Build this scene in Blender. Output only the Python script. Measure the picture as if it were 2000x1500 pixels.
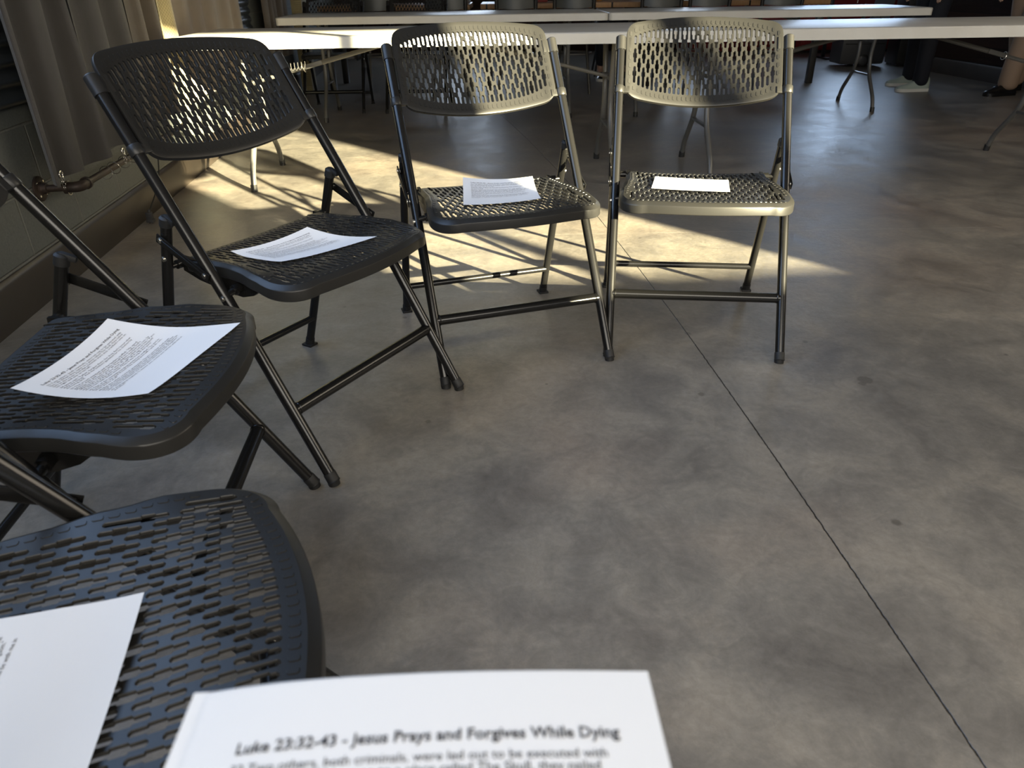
import bpy, bmesh, math, random
from math import sin, cos, pi, tan, atan2, radians, sqrt
from mathutils import Vector, Matrix, Quaternion
from mathutils.geometry import delaunay_2d_cdt
random.seed(7)
for o in list(bpy.data.objects): bpy.data.objects.remove(o, do_unlink=True)
SC = bpy.context.scene
COL = SC.collection

# ------------------------------------------------------------------ camera
PITCH, ROLL, CAMH, FPX = 0.512115, -0.014131, 0.970131, 1410.454
Fv = Vector((0, cos(PITCH), -sin(PITCH))); Xv = Vector((1, 0, 0)); Uv = Xv.cross(Fv)
X2 = Xv*cos(ROLL)+Uv*sin(ROLL); U2 = -Xv*sin(ROLL)+Uv*cos(ROLL)
cam_d = bpy.data.cameras.new('camera'); cam = bpy.data.objects.new('camera', cam_d); COL.objects.link(cam)
m = Matrix((X2, U2, -Fv)).transposed().to_4x4(); m.translation = Vector((0, 0, CAMH)); cam.matrix_world = m
cam_d.sensor_width = 36; cam_d.lens = FPX/2000*36; cam_d.clip_start = .02
cam_d.dof.use_dof = True; cam_d.dof.focus_distance = 2.0; cam_d.dof.aperture_fstop = 8
SC.camera = cam

# ------------------------------------------------------------------ world, sun, window light, added fill, exposure
w = bpy.data.worlds.new('world'); SC.world = w; w.use_nodes = True
bg = w.node_tree.nodes['Background']; bg.inputs[0].default_value = (.75, .85, 1, 1); bg.inputs[1].default_value = 1.0
SLX, SLZ = .93, .33   # sun travel: x per y, drop per y
SUN_EL = math.atan(SLZ/math.hypot(1, SLX))
sd = bpy.data.lights.new('sun', 'SUN'); sd.energy = 42; sd.color = (1, .89, .58); sd.angle = radians(.55)
so = bpy.data.objects.new('sun', sd); COL.objects.link(so)
sdir = Vector((-SLX, 1, 0)).normalized()*cos(SUN_EL)+Vector((0, 0, -sin(SUN_EL)))
so.rotation_euler = sdir.to_track_quat('-Z', 'Y').to_euler(); so.location = (6, -6, 4)

def area(name, loc, d, sx, sy, power, col):
    a = bpy.data.lights.new(name, 'AREA'); a.shape = 'RECTANGLE'; a.size = sx; a.size_y = sy; a.energy = power; a.color = col
    o = bpy.data.objects.new(name, a); COL.objects.link(o); o.location = loc
    o.rotation_euler = Vector(d).to_track_quat('-Z', 'Y').to_euler(); return o
# daylight at the left and far windows; back and right lamps are added fill
area('fill_back', (.3, -1.86, 1.95), (0, 1, -.12), 4.4, 1.5, 88, (1, .93, .82))  # added fill lamp behind the camera, in front of the added blind
area('daylight_left', (-1.40, 1.25, 2.15), (1, .1, -.2), 1.9, 1.7, 25, (.38, .60, 1))
area('daylight_far', (5.0, 11.75, 1.75), (0, -1, 0), 1.6, 1.6, 25, (.50, .70, 1))
area('daylight_far_b', (-.6, 11.75, 1.75), (0, -1, 0), .9, 1.5, 8, (.66, .8, 1))
area('daylight_far_c', (2.75, 11.75, 1.75), (0, -1, 0), .45, 1.5, 5, (.66, .8, 1))
area('fill_right', (4.9, 1.6, 2.3), (-1, 0, -.3), 3.2, 1.2, 44, (1, .88, .70))  # added fill lamp, no window on this side; brightens the left wall

vs = SC.view_settings; vs.view_transform = 'Standard'; vs.look = 'None'; vs.gamma = 1; vs.use_curve_mapping = False; vs.exposure = 0.84

# ------------------------------------------------------------------ materials
def mat(name, base, rough=.5, metal=0, spec=.5, noise=None, bump=None, coat=0, sheen=0):
    """noise=(scale,(color2),amount)  bump=(scale,strength,dist)"""
    mt = bpy.data.materials.new(name); mt.use_nodes = True; nt = mt.node_tree; b = nt.nodes['Principled BSDF']
    b.inputs['Base Color'].default_value = (*base, 1); b.inputs['Roughness'].default_value = rough
    b.inputs['Metallic'].default_value = metal; b.inputs['Specular IOR Level'].default_value = spec
    b.inputs['Coat Weight'].default_value = coat; b.inputs['Sheen Weight'].default_value = sheen
    tc = nt.nodes.new('ShaderNodeTexCoord')
    if noise:
        n = nt.nodes.new('ShaderNodeTexNoise'); n.inputs['Scale'].default_value = noise[0]; n.inputs['Detail'].default_value = 6
        nt.links.new(tc.outputs['Object'], n.inputs['Vector'])
        cr = nt.nodes.new('ShaderNodeValToRGB'); cr.color_ramp.elements[0].position = .35; cr.color_ramp.elements[1].position = .68
        cr.color_ramp.elements[0].color = (*base, 1); cr.color_ramp.elements[1].color = (*noise[1], 1)
        nt.links.new(n.outputs['Fac'], cr.inputs['Fac']); nt.links.new(cr.outputs['Color'], b.inputs['Base Color'])
    if bump:
        n2 = nt.nodes.new('ShaderNodeTexNoise'); n2.inputs['Scale'].default_value = bump[0]; n2.inputs['Detail'].default_value = 4
        nt.links.new(tc.outputs['Object'], n2.inputs['Vector'])
        bp = nt.nodes.new('ShaderNodeBump'); bp.inputs['Strength'].default_value = bump[1]; bp.inputs['Distance'].default_value = bump[2]
        nt.links.new(n2.outputs['Fac'], bp.inputs['Height']); nt.links.new(bp.outputs['Normal'], b.inputs['Normal'])
    return mt

class NT:
    def __init__(s, mt): s.nt = mt.node_tree
    def n(s, t, **k):
        o = s.nt.nodes.new(t)
        for a, b in k.items(): setattr(o, a, b)
        return o
    def v(s, x, sock):
        if isinstance(x, (int, float)): sock.default_value = x
        else: s.nt.links.new(x, sock)
    def math(s, op, a, b=0, c=None, clamp=False):
        o = s.n('ShaderNodeMath', operation=op, use_clamp=clamp); s.v(a, o.inputs[0]); s.v(b, o.inputs[1])
        if c is not None: s.v(c, o.inputs[2])
        return o.outputs[0]
    def noise(s, vec, sc, det=5, rough=.55, dist=0):
        o = s.n('ShaderNodeTexNoise'); s.nt.links.new(vec, o.inputs['Vector']); o.inputs['Scale'].default_value = sc
        o.inputs['Detail'].default_value = det; o.inputs['Roughness'].default_value = rough; o.inputs['Distortion'].default_value = dist
        return o.outputs['Fac']
    def ramp(s, f, stops):
        o = s.n('ShaderNodeValToRGB'); s.nt.links.new(f, o.inputs[0]); e = o.color_ramp.elements
        while len(e) < len(stops): e.new(.5)
        for q, (p, c) in zip(e, stops): q.position = p; q.color = (c if len(c) == 4 else (*c, 1)) if not isinstance(c, (int, float)) else (c, c, c, 1)
        return o.outputs['Color']
    def mix(s, f, a, b, mode='MIX'):
        o = s.n('ShaderNodeMix', data_type='RGBA', blend_type=mode); s.v(f, o.inputs[0])
        for x, i in ((a, 6), (b, 7)):
            if isinstance(x, tuple): o.inputs[i].default_value = (*x, 1)
            else: s.nt.links.new(x, o.inputs[i])
        return o.outputs[2]

def floor_material():
    mt = bpy.data.materials.new('polished_concrete'); mt.use_nodes = True; N = NT(mt); b = mt.node_tree.nodes['Principled BSDF']
    geo = N.n('ShaderNodeNewGeometry'); P = geo.outputs['Position']; sp = N.n('ShaderNodeSeparateXYZ'); mt.node_tree.links.new(P, sp.inputs[0])
    x, y = sp.outputs[0], sp.outputs[1]
    big = N.noise(P, .9, 4, .55, .3); mid = N.noise(P, 4.5, 7, .62, .6); fine = N.noise(P, 60, 6, .7); st = N.noise(P, 14, 8, .75, 1.5)
    base = N.ramp(big, [(.3, (.142, .131, .114)), (.5, (.200, .182, .155)), (.7, (.212, .176, .143))])
    c2 = N.ramp(mid, [(.3, (.62, .62, .64)), (.5, (1, 1, 1)), (.68, (1.4, 1.36, 1.30))])
    c = N.mix(.85, base, c2, 'MULTIPLY')
    c = N.mix(.45, c, N.ramp(st, [(.3, .62), (.5, 1.0), (.72, 1.45)]), 'MULTIPLY')
    c = N.mix(.30, c, N.ramp(fine, [(.3, .6), (.5, 1.0), (.75, 1.5)]), 'MULTIPLY')
    # dark mineral flecks and small stains
    vo = N.n('ShaderNodeTexVoronoi'); vo.inputs['Scale'].default_value = 9; mt.node_tree.links.new(P, vo.inputs['Vector'])
    sep = N.n('ShaderNodeSeparateXYZ'); mt.node_tree.links.new(vo.outputs['Color'], sep.inputs[0])
    rad = N.math('MULTIPLY', N.math('SUBTRACT', sep.outputs[0], .72), .32)
    dd = N.math('ADD', vo.outputs['Distance'], N.math('MULTIPLY', N.math('SUBTRACT', N.noise(P, 45, 3), .5), .08))
    spot = N.math('MULTIPLY', N.math('SUBTRACT', rad, dd), 30, clamp=True)
    c = N.mix(N.math('MULTIPLY', spot, .55), c, (.05, .045, .04))
    for (sx, sy, r) in ((.503, 1.656, .012), (-.213, 1.54, .010), (.966, 1.721, .022), (.55, 2.03, .012), (-.351, 2.183, .009), (.774, 1.132, .012), (.95, 1.70, .012)):
        dx = N.math('SUBTRACT', x, sx); dy = N.math('SUBTRACT', y, sy)
        d = N.math('SQRT', N.math('ADD', N.math('MULTIPLY', dx, dx), N.math('MULTIPLY', dy, dy)))
        d = N.math('ADD', d, N.math('MULTIPLY', N.math('SUBTRACT', N.noise(P, 60, 3), .5), .012))
        f = N.math('MULTIPLY', N.math('SUBTRACT', r, d), 220, clamp=True)
        c = N.mix(N.math('MULTIPLY', f, .5), c, (.045, .036, .028))
    # pale paint specks
    vo2 = N.n('ShaderNodeTexVoronoi'); vo2.inputs['Scale'].default_value = 6; mt.node_tree.links.new(P, vo2.inputs['Vector'])
    s2 = N.n('ShaderNodeSeparateXYZ'); mt.node_tree.links.new(vo2.outputs['Color'], s2.inputs[0])
    f2 = N.math('MULTIPLY', N.math('SUBTRACT', N.math('MULTIPLY', N.math('SUBTRACT', s2.outputs[1], .8), .09), vo2.outputs['Distance']), 150, clamp=True)
    c = N.mix(N.math('MULTIPLY', f2, .6), c, (.5, .5, .48))
    wob = N.math('MULTIPLY', N.math('SUBTRACT', N.noise(P, 70, 4), .5), .006)
    wob2 = N.math('MULTIPLY', N.math('SUBTRACT', N.noise(P, 1.7, 2), .5), .02)
    # saw cut running away from the camera, slightly bowed
    yy = N.math('SUBTRACT', y, .6)
    lx = N.math('SUBTRACT', N.math('SUBTRACT', .655, N.math('MULTIPLY', yy, .058)), N.math('MULTIPLY', N.math('MULTIPLY', yy, yy), .0125))
    d1 = N.math('ABSOLUTE', N.math('ADD', N.math('SUBTRACT', x, lx), wob))
    g1 = N.math('SUBTRACT', 1, N.math('MULTIPLY', d1, 420, clamp=True))
    g1 = N.math('MULTIPLY', g1, 1.4, clamp=True)
    ly = N.math('ADD', 3.04, N.math('MULTIPLY', x, .008))
    d2 = N.math('ABSOLUTE', N.math('ADD', N.math('SUBTRACT', y, ly), wob))
    g2 = N.math('MULTIPLY', N.math('SUBTRACT', 1, N.math('MULTIPLY', d2, 210, clamp=True)), N.noise(P, 9, 3))
    c = N.mix(g1, c, (.012, .011, .010)); c = N.mix(N.math('MULTIPLY', g2, 1.1, clamp=True), c, (.34, .31, .27))
    mt.node_tree.links.new(c, b.inputs['Base Color'])
    r = N.math('ADD', .17, N.math('MULTIPLY', mid, .28)); r = N.math('ADD', r, N.math('MULTIPLY', st, .12))
    mt.node_tree.links.new(r, b.inputs['Roughness']); b.inputs['Specular IOR Level'].default_value = .5
    h = N.math('SUBTRACT', N.math('ADD', N.math('MULTIPLY', N.noise(P, 22, 8, .7, 1.0), .35), N.math('ADD', N.math('MULTIPLY', fine, .16), N.math('MULTIPLY', N.noise(P, 3.2, 3), .15))), N.math('MULTIPLY', g1, 1.2))
    bp = N.n('ShaderNodeBump'); bp.inputs['Strength'].default_value = .5; bp.inputs['Distance'].default_value = .006
    mt.node_tree.links.new(h, bp.inputs['Height']); mt.node_tree.links.new(bp.outputs['Normal'], b.inputs['Normal'])
    return mt

def cmu_material():
    mt = bpy.data.materials.new('painted_block'); mt.use_nodes = True; N = NT(mt); b = mt.node_tree.nodes['Principled BSDF']
    tc = N.n('ShaderNodeTexCoord'); mp = N.n('ShaderNodeMapping'); mt.node_tree.links.new(tc.outputs['Object'], mp.inputs[0])
    mp.inputs['Rotation'].default_value = (0, radians(90), radians(90))
    sp = N.n('ShaderNodeSeparateXYZ'); mt.node_tree.links.new(tc.outputs['Object'], sp.inputs[0])
    cb = N.n('ShaderNodeCombineXYZ'); mt.node_tree.links.new(sp.outputs[1], cb.inputs[0]); mt.node_tree.links.new(N.math('ADD', sp.outputs[2], .045), cb.inputs[1])
    br = N.n('ShaderNodeTexBrick'); mt.node_tree.links.new(cb.outputs[0], br.inputs['Vector']); br.inputs['Scale'].default_value = 1
    br.inputs['Brick Width'].default_value = .40; br.inputs['Row Height'].default_value = .20; br.inputs['Mortar Size'].default_value = .006; br.inputs['Mortar Smooth'].default_value = .6
    br.inputs['Color1'].default_value = (.118, .126, .116, 1); br.inputs['Color2'].default_value = (.128, .137, .126, 1); br.inputs['Mortar'].default_value = (.165, .168, .15, 1)
    n1 = N.noise(tc.outputs['Object'], 120, 5, .7)
    c = N.mix(.5, br.outputs['Color'], N.ramp(n1, [(.3, .6), (.5, 1.0), (.7, 1.35)]), 'MULTIPLY')
    mt.node_tree.links.new(c, b.inputs['Base Color']); b.inputs['Roughness'].default_value = .6
    h = N.math('SUBTRACT', N.math('MULTIPLY', n1, .25), br.outputs['Fac'])
    bp = N.n('ShaderNodeBump'); bp.inputs['Strength'].default_value = .8; bp.inputs['Distance'].default_value = .004
    mt.node_tree.links.new(h, bp.inputs['Height']); mt.node_tree.links.new(bp.outputs['Normal'], b.inputs['Normal'])
    return mt

def plank_material(name, c1, c2, w=.14, axis=2, rough=.55):
    mt = bpy.data.materials.new(name); mt.use_nodes = True; N = NT(mt); b = mt.node_tree.nodes['Principled BSDF']
    tc = N.n('ShaderNodeTexCoord'); sp = N.n('ShaderNodeSeparateXYZ'); mt.node_tree.links.new(tc.outputs['Object'], sp.inputs[0])
    t = N.math('DIVIDE', sp.outputs[axis], w); fr = N.math('FRACT', t); fl = N.math('FLOOR', t)
    wn = N.n('ShaderNodeTexWhiteNoise', noise_dimensions='1D'); mt.node_tree.links.new(fl, wn.inputs['W'])
    mp = N.n('ShaderNodeMapping'); mt.node_tree.links.new(tc.outputs['Object'], mp.inputs[0])
    mp.inputs['Scale'].default_value = (1, 1, 14) if axis == 2 else (14, 1, 1)
    g = N.noise(mp.outputs[0], 3, 6, .6, .5)
    c = N.mix(g, c1, c2); c = N.mix(.7, c, N.ramp(wn.outputs['Value'], [(0, .55), (1, 1.3)]), 'MULTIPLY')
    gap = N.math('LESS_THAN', fr, .04); c = N.mix(gap, c, (.006, .005, .004))
    mt.node_tree.links.new(c, b.inputs['Base Color']); b.inputs['Roughness'].default_value = rough; b.inputs['Specular IOR Level'].default_value = .25
    bp = N.n('ShaderNodeBump'); bp.inputs['Distance'].default_value = .004; mt.node_tree.links.new(N.math('SUBTRACT', g, N.math('MULTIPLY', gap, 2)), bp.inputs['Height'])
    mt.node_tree.links.new(bp.outputs['Normal'], b.inputs['Normal'])
    return mt

def weave_material(name, c1, c2, sc=150, rough=.9):
    mt = bpy.data.materials.new(name); mt.use_nodes = True; N = NT(mt); b = mt.node_tree.nodes['Principled BSDF']
    tc = N.n('ShaderNodeTexCoord'); sp = N.n('ShaderNodeSeparateXYZ'); mt.node_tree.links.new(tc.outputs['Object'], sp.inputs[0])
    a = N.math('SINE', N.math('MULTIPLY', sp.outputs[1], sc*6)); q = N.math('SINE', N.math('MULTIPLY', sp.outputs[2], sc*6))
    f = N.math('ADD', .5, N.math('MULTIPLY', N.math('MULTIPLY', a, q), .5)); ns = N.noise(tc.outputs['Object'], 12, 5)
    c = N.mix(f, c1, c2); c = N.mix(.4, c, N.ramp(ns, [(.3, .7), (.7, 1.3)]), 'MULTIPLY')
    mt.node_tree.links.new(c, b.inputs['Base Color']); b.inputs['Roughness'].default_value = rough; b.inputs['Sheen Weight'].default_value = .3
    bp = N.n('ShaderNodeBump'); bp.inputs['Distance'].default_value = .0015; bp.inputs['Strength'].default_value = .6; mt.node_tree.links.new(f, bp.inputs['Height'])
    mt.node_tree.links.new(bp.outputs['Normal'], b.inputs['Normal'])
    return mt

def glass_material():
    mt = bpy.data.materials.new('window_glass'); mt.use_nodes = True; nt = mt.node_tree; nt.nodes.clear()
    out = nt.nodes.new('ShaderNodeOutputMaterial'); tr = nt.nodes.new('ShaderNodeBsdfTransparent'); gl = nt.nodes.new('ShaderNodeBsdfGlossy')
    gl.inputs['Roughness'].default_value = .02; mx = nt.nodes.new('ShaderNodeMixShader'); mx.inputs[0].default_value = .06
    nt.links.new(tr.outputs[0], mx.inputs[1]); nt.links.new(gl.outputs[0], mx.inputs[2]); nt.links.new(mx.outputs[0], out.inputs[0]); return mt

M = dict(
    floor=floor_material(), cmu=cmu_material(), glass=glass_material(),
    plastic=mat('black_chair_plastic', (.0165, .0161, .0150), .38, 0, .34, bump=(900, .25, .0004)),
    steel=mat('black_painted_steel', (.007, .0068, .0065), .24, 0, .45, bump=(1200, .12, .0003)),
    rivet=mat('bright_rivet', (.62, .61, .58), .28, 1), rubber=mat('black_rubber', (.009, .009, .009), .6),
    table=mat('ivory_table_plastic', (.60, .58, .52), .33, 0, .5, noise=(3.5, (.52, .495, .43)), bump=(55, .35, .002)),
    tleg=mat('grey_table_leg_enamel', (.11, .107, .098), .38, .2), tdark=mat('dark_leg_cap', (.015, .015, .015), .5),
    paper=mat('white_paper', (.76, .76, .76), .85, 0, .2, bump=(40, .1, .0008)), ink=mat('printed_ink', (.045, .045, .05), .8),
    curtain=weave_material('taupe_curtain', (.027, .0232, .0195), (.039, .0338, .0285), 800),
    curtain2=weave_material('brown_curtain', (.060, .046, .033), (.085, .066, .048), 700),
    tan=weave_material('tan_burlap', (.12, .088, .058), (.17, .125, .084), 400),
    straw=weave_material('straw_mesh', (.20, .158, .075), (.32, .27, .14), 60),
    base=mat('brown_baseboard', (.028, .022, .016), .4, noise=(4, (.040, .031, .023))),
    pipe=mat('iron_pipe', (.035, .027, .023), .5, .5, noise=(20, (.06, .04, .03))), ring=mat('chrome_ring', (.55, .54, .5), .25, 1),
    corr=mat('dark_corrugated_steel', (.045, .052, .058), .42, .3), panel=mat('grey_flat_panel', (.075, .08, .082), .6),
    wood=plank_material('dark_wall_planks', (.016, .008, .006), (.040, .020, .013), .15, 2, .8),
    woodtop=plank_material('honey_wood_top', (.34, .18, .075), (.48, .28, .13), .4, 0, .35),
    ceil=mat('ceiling_paint', (.16, .15, .14), .9), wallg=mat('dark_wall_paint', (.10, .095, .09), .8), frame=mat('window_frame_bronze', (.03, .026, .022), .4),
    red=mat('deep_red_paint', (.20, .012, .010), .5), blind=mat('pale_added_blind', (.7, .67, .6), .8),
    cgrey=mat('slate_chair_shell', (.055, .057, .052), .38, .3), cleg=mat('brushed_steel_leg', (.30, .28, .24), .35, .8), cblack=mat('black_chair_post', (.012, .011, .010), .35),
    navy=mat('navy_trousers', (.005, .006, .011), .85), khaki=mat('khaki_trousers', (.30, .205, .135), .85, bump=(8, .4, .01)),
    sneak=mat('pale_green_knit', (.36, .42, .36), .8, bump=(300, .3, .001)), sole=mat('white_sole', (.68, .67, .60), .6), shoe=mat('black_leather', (.008, .008, .008), .25),
    skin=mat('skin', (.45, .27, .18), .5), shirtg=mat('grey_knit_shirt', (.26, .245, .23), .9), shirtb=mat('dark_shirt', (.02, .022, .03), .9), shirtw=mat('pale_shirt', (.42, .42, .42), .9),
    hair=mat('brown_hair', (.03, .018, .01), .6), case=mat('charcoal_case_plastic', (.045, .045, .046), .45), slate=mat('slate_panel', (.11, .115, .12), .45),
    metal=mat('dull_silver_metal', (.50, .48, .44), .3, .9), cup=mat('white_ceramic', (.7, .68, .64), .3), cable=mat('black_cable', (.012, .012, .012), .5),
    plug=mat('grey_plug', (.04, .04, .04), .5), glassware=mat('amber_jar', (.30, .14, .05), .2),
)

# ------------------------------------------------------------------ mesh helpers
def link(name, me, material=None, parent=None, sharp=35):
    o = bpy.data.objects.new(name, me); COL.objects.link(o)
    if material is not None and not me.materials: me.materials.append(material)
    me.polygons.foreach_set('use_smooth', [True]*len(me.polygons))
    if sharp: me.set_sharp_from_angle(angle=radians(sharp))
    if parent: o.parent = parent
    return o
def obj(name, bm, material, parent=None, sharp=35, norm=True):
    if norm: bmesh.ops.recalc_face_normals(bm, faces=bm.faces[:])
    me = bpy.data.meshes.new(name); bm.to_mesh(me); bm.free(); return link(name, me, material, parent, sharp)
def tag(o, label=None, cat=None, group=None, kind=None):
    if label: o['label'] = label
    if cat: o['category'] = cat
    if group: o['group'] = group
    if kind: o['kind'] = kind
    return o
def empty(name, loc=(0, 0, 0), rz=0, **k):
    o = bpy.data.objects.new(name, None); COL.objects.link(o); o.location = loc; o.rotation_euler = (0, 0, rz); o.empty_display_size = .1
    return tag(o, **k)
def kids(o): return [c for c in bpy.data.objects if c.parent == o]
def copy_tree(o, parent=None):
    c = o.copy(); COL.objects.link(c)
    c.parent = parent
    for ch in kids(o): copy_tree(ch, c)
    return c
def box(bm, c, s, rot=None, bevel=0):
    r = bmesh.ops.create_cube(bm, size=1); vs_ = r['verts']
    T = Matrix.Translation(Vector(c)) @ (rot.to_4x4() if rot else Matrix.Identity(4)) @ Matrix.Diagonal((*s, 1))
    bmesh.ops.transform(bm, matrix=T, verts=vs_)
    if bevel: bmesh.ops.bevel(bm, geom=list({e for v_ in vs_ for e in v_.link_edges}), offset=bevel, segments=2, affect='EDGES', profile=.6)
def tube(bm, pts, r, n=14, cap=True, flat=None):
    pts = [Vector(p) for p in pts]; N_ = len(pts); rings = []
    t = (pts[1]-pts[0]).normalized(); up = Vector((0, 0, 1)) if abs(t.z) < .9 else Vector((1, 0, 0)); a = t.cross(up).normalized()
    for i, p in enumerate(pts):
        if i == 0: t2 = (pts[1]-pts[0]).normalized()
        elif i == N_-1: t2 = (pts[-1]-pts[-2]).normalized()
        else: t2 = ((pts[i+1]-p).normalized()+(p-pts[i-1]).normalized()).normalized()
        a = (a-t2*a.dot(t2)).normalized(); b_ = t2.cross(a)
        rr = r[i] if isinstance(r, (list, tuple)) else r
        rings.append([bm.verts.new(p+a*cos(2*pi*k/n)*rr+b_*sin(2*pi*k/n)*rr) for k in range(n)])
    for i in range(N_-1):
        for k in range(n): bm.faces.new((rings[i][k], rings[i][(k+1) % n], rings[i+1][(k+1) % n], rings[i+1][k]))
    if cap: bm.faces.new(rings[0][::-1]); bm.faces.new(rings[-1])
def smooth_path(pts, rad=.05, seg=5):
    pts = [Vector(p) for p in pts]; out = [pts[0]]
    for i in range(1, len(pts)-1):
        p = pts[i]; a = pts[i-1]-p; b_ = pts[i+1]-p; d = min(rad, a.length*.45, b_.length*.45); A = p+a.normalized()*d; B = p+b_.normalized()*d
        for k in range(seg+1):
            t = k/seg; out.append(A*(1-t)**2+p*2*t*(1-t)+B*t*t)
    out.append(pts[-1]); return out
def lathe(bm, prof, c=(0, 0, 0), n=24, M4=None):
    rings = []
    for (r, z) in prof:
        ring = []
        for k in range(n):
            p = Vector((r*cos(2*pi*k/n), r*sin(2*pi*k/n), z)); p = (M4 @ p) if M4 else p
            ring.append(bm.verts.new(p+Vector(c)))
        rings.append(ring)
    for i in range(len(prof)-1):
        for k in range(n): bm.faces.new((rings[i][k], rings[i][(k+1) % n], rings[i+1][(k+1) % n], rings[i+1][k]))
    bm.faces.new(rings[0][::-1]); bm.faces.new(rings[-1])
def torus(bm, c, R_, r, axis, n=20, k=8):
    q = Vector((0, 0, 1)).rotation_difference(Vector(axis)).to_matrix(); rs = []
    for i in range(n):
        a = 2*pi*i/n; ring = []
        for j in range(k):
            b_ = 2*pi*j/k; p = Vector(((R_+r*cos(b_))*cos(a), (R_+r*cos(b_))*sin(a), r*sin(b_))); ring.append(bm.verts.new(Vector(c)+q @ p))
        rs.append(ring)
    for i in range(n):
        for j in range(k): bm.faces.new((rs[i][j], rs[i][(j+1) % k], rs[(i+1) % n][(j+1) % k], rs[(i+1) % n][j]))
def cyl(bm, p0, p1, r, n=14): tube(bm, [p0, p1], r, n)
def un(px, py, z=0):
    d = X2*((px-1000)/FPX)+U2*((750-py)/FPX)+Fv; t = (z-CAMH)/d.z; return Vector((0, 0, CAMH))+d*t

# ------------------------------------------------------------------ setting
WA = math.atan(.09); wl = lambda y, off=0: -1.63-.09*(y-2.3)+off
def wall_box(name, p0, p1, z0, z1, th, material, side=1, holes=()):
    """vertical wall from p0 to p1 (2d) with rectangular openings (s0,s1,z0,z1); thickness to the left of p0->p1 times side"""
    p0 = Vector((*p0, 0)); p1 = Vector((*p1, 0)); L = (p1-p0).length; d = (p1-p0)/L; nrm = Vector((-d.y, d.x, 0))*side
    bm = bmesh.new()
    ss = sorted({0, L, *[h[0] for h in holes], *[h[1] for h in holes]}); zs = sorted({z0, z1, *[h[2] for h in holes], *[h[3] for h in holes]})
    solid = {}
    for i in range(len(ss)-1):
        for j in range(len(zs)-1):
            sm, zm = (ss[i]+ss[i+1])/2, (zs[j]+zs[j+1])/2
            solid[i, j] = not any(h[0] < sm < h[1] and h[2] < zm < h[3] for h in holes)
    def P(s, z, o_): q = d*s+nrm*o_; return bm.verts.new((q.x, q.y, z))
    def quad(a, b_, c_, e): bm.faces.new((P(*a), P(*b_), P(*c_), P(*e)))
    for (i, j), f in solid.items():
        if not f: continue
        a, b_, c_, e = ss[i], ss[i+1], zs[j], zs[j+1]
        quad((a, c_, 0), (b_, c_, 0), (b_, e, 0), (a, e, 0)); quad((a, c_, th), (a, e, th), (b_, e, th), (b_, c_, th))
        if not solid.get((i-1, j)): quad((a, c_, 0), (a, e, 0), (a, e, th), (a, c_, th))
        if not solid.get((i+1, j)): quad((b_, c_, 0), (b_, c_, th), (b_, e, th), (b_, e, 0))
        if not solid.get((i, j-1)): quad((a, c_, 0), (a, c_, th), (b_, c_, th), (b_, c_, 0))
        if not solid.get((i, j+1)): quad((a, e, 0), (b_, e, 0), (b_, e, th), (a, e, th))
    bmesh.ops.remove_doubles(bm, verts=bm.verts[:], dist=1e-5)
    o = obj(name, bm, material, sharp=20); o.location = p0; tag(o, kind='structure'); return o, d, nrm, p0
def window(name, p0, d, nrm, s0, s1, z0, z1, mull=(), mw=.045, depth=.12):
    """frame + pane set in a wall opening; mull = list of mullion centres along s"""
    bm = bmesh.new(); ang = atan2(d.y, d.x); Rm = Matrix.Rotation(ang, 3, 'Z'); f = .05
    ctr = lambda s, z: p0+d*s+nrm*(depth)+Vector((0, 0, z))
    for s in (s0+f/2, s1-f/2): box(bm, ctr(s, (z0+z1)/2), (f, .06, z1-z0), Rm)
    for z in (z0+f/2, z1-f/2): box(bm, ctr((s0+s1)/2, z), (s1-s0, .06, f), Rm)
    for mm in mull: box(bm, ctr(mm, (z0+z1)/2), (mw, .06, z1-z0), Rm)
    fo = tag(obj(name, bm, M['frame'], sharp=20), kind='structure')
    bm = bmesh.new(); box(bm, ctr((s0+s1)/2, (z0+z1)/2), (s1-s0-.05, .006, z1-z0-.05), Rm); obj('pane', bm, M['glass'], fo, sharp=20)
    return fo

bm = bmesh.new(); box(bm, (2.6, 5.2, -.1), (11.6, 15.6, .2)); tag(obj('floor', bm, M['floor'], sharp=20), kind='structure')
bm = bmesh.new(); box(bm, (2.6, 5.2, 3.7), (11.6, 15.6, .2)); tag(obj('ceiling', bm, M['ceil'], sharp=20), kind='structure')
H = 3.6
yA, yB = -2.0, 12.0
# left wall with a window above the camera's left side
pL0, pL1 = (wl(yA), yA), (wl(yB), yB)
o, d, nr, p0 = wall_box('wall_left', pL0, pL1, 0, H, .2, M['cmu'], 1, holes=[(2.3/cos(WA), 4.35/cos(WA), 1.2, 3.1), (5.9/cos(WA), 7.6/cos(WA), 1.2, 3.1)])
LW = (d, nr, p0)
window('window_1', p0, d, nr, 2.31, 4.36, 1.2, 3.1, mull=(3.3,)); window('window_2', p0, d, nr, 5.93, 7.62, 1.2, 3.1)
# back wall behind the camera: the sun comes in through its right-hand window
yb = lambda x: -1.95+.09*(x-4)
xs0, xs1 = -.160+SLX*(2.228-yb(3.5)), 1.31+SLX*(2.47-yb(5))
zs = (2.50-yb(4.3))*SLZ; BT_, BD_ = .06, .03
o, d, nr, p0 = wall_box('wall_back', (-2.0, yb(-2)), (7.0, yb(7)), 0, H, BT_, M['wallg'], -1, holes=[((xs0+2)/cos(WA)-.05, (xs1+2)/cos(WA)+.06*SLX+.05, zs-.05, 2.75)])
xm = .55+SLX*(2.33-yb(4.2)+BD_)
window('window_3', p0, d, nr, (xs0+2)/cos(WA)-.05+BD_*SLX, (xs1+2)/cos(WA)+.05+BD_*SLX, zs-.05, 2.8, mull=((xm+2)/cos(WA),), mw=.075, depth=BD_)
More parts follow.
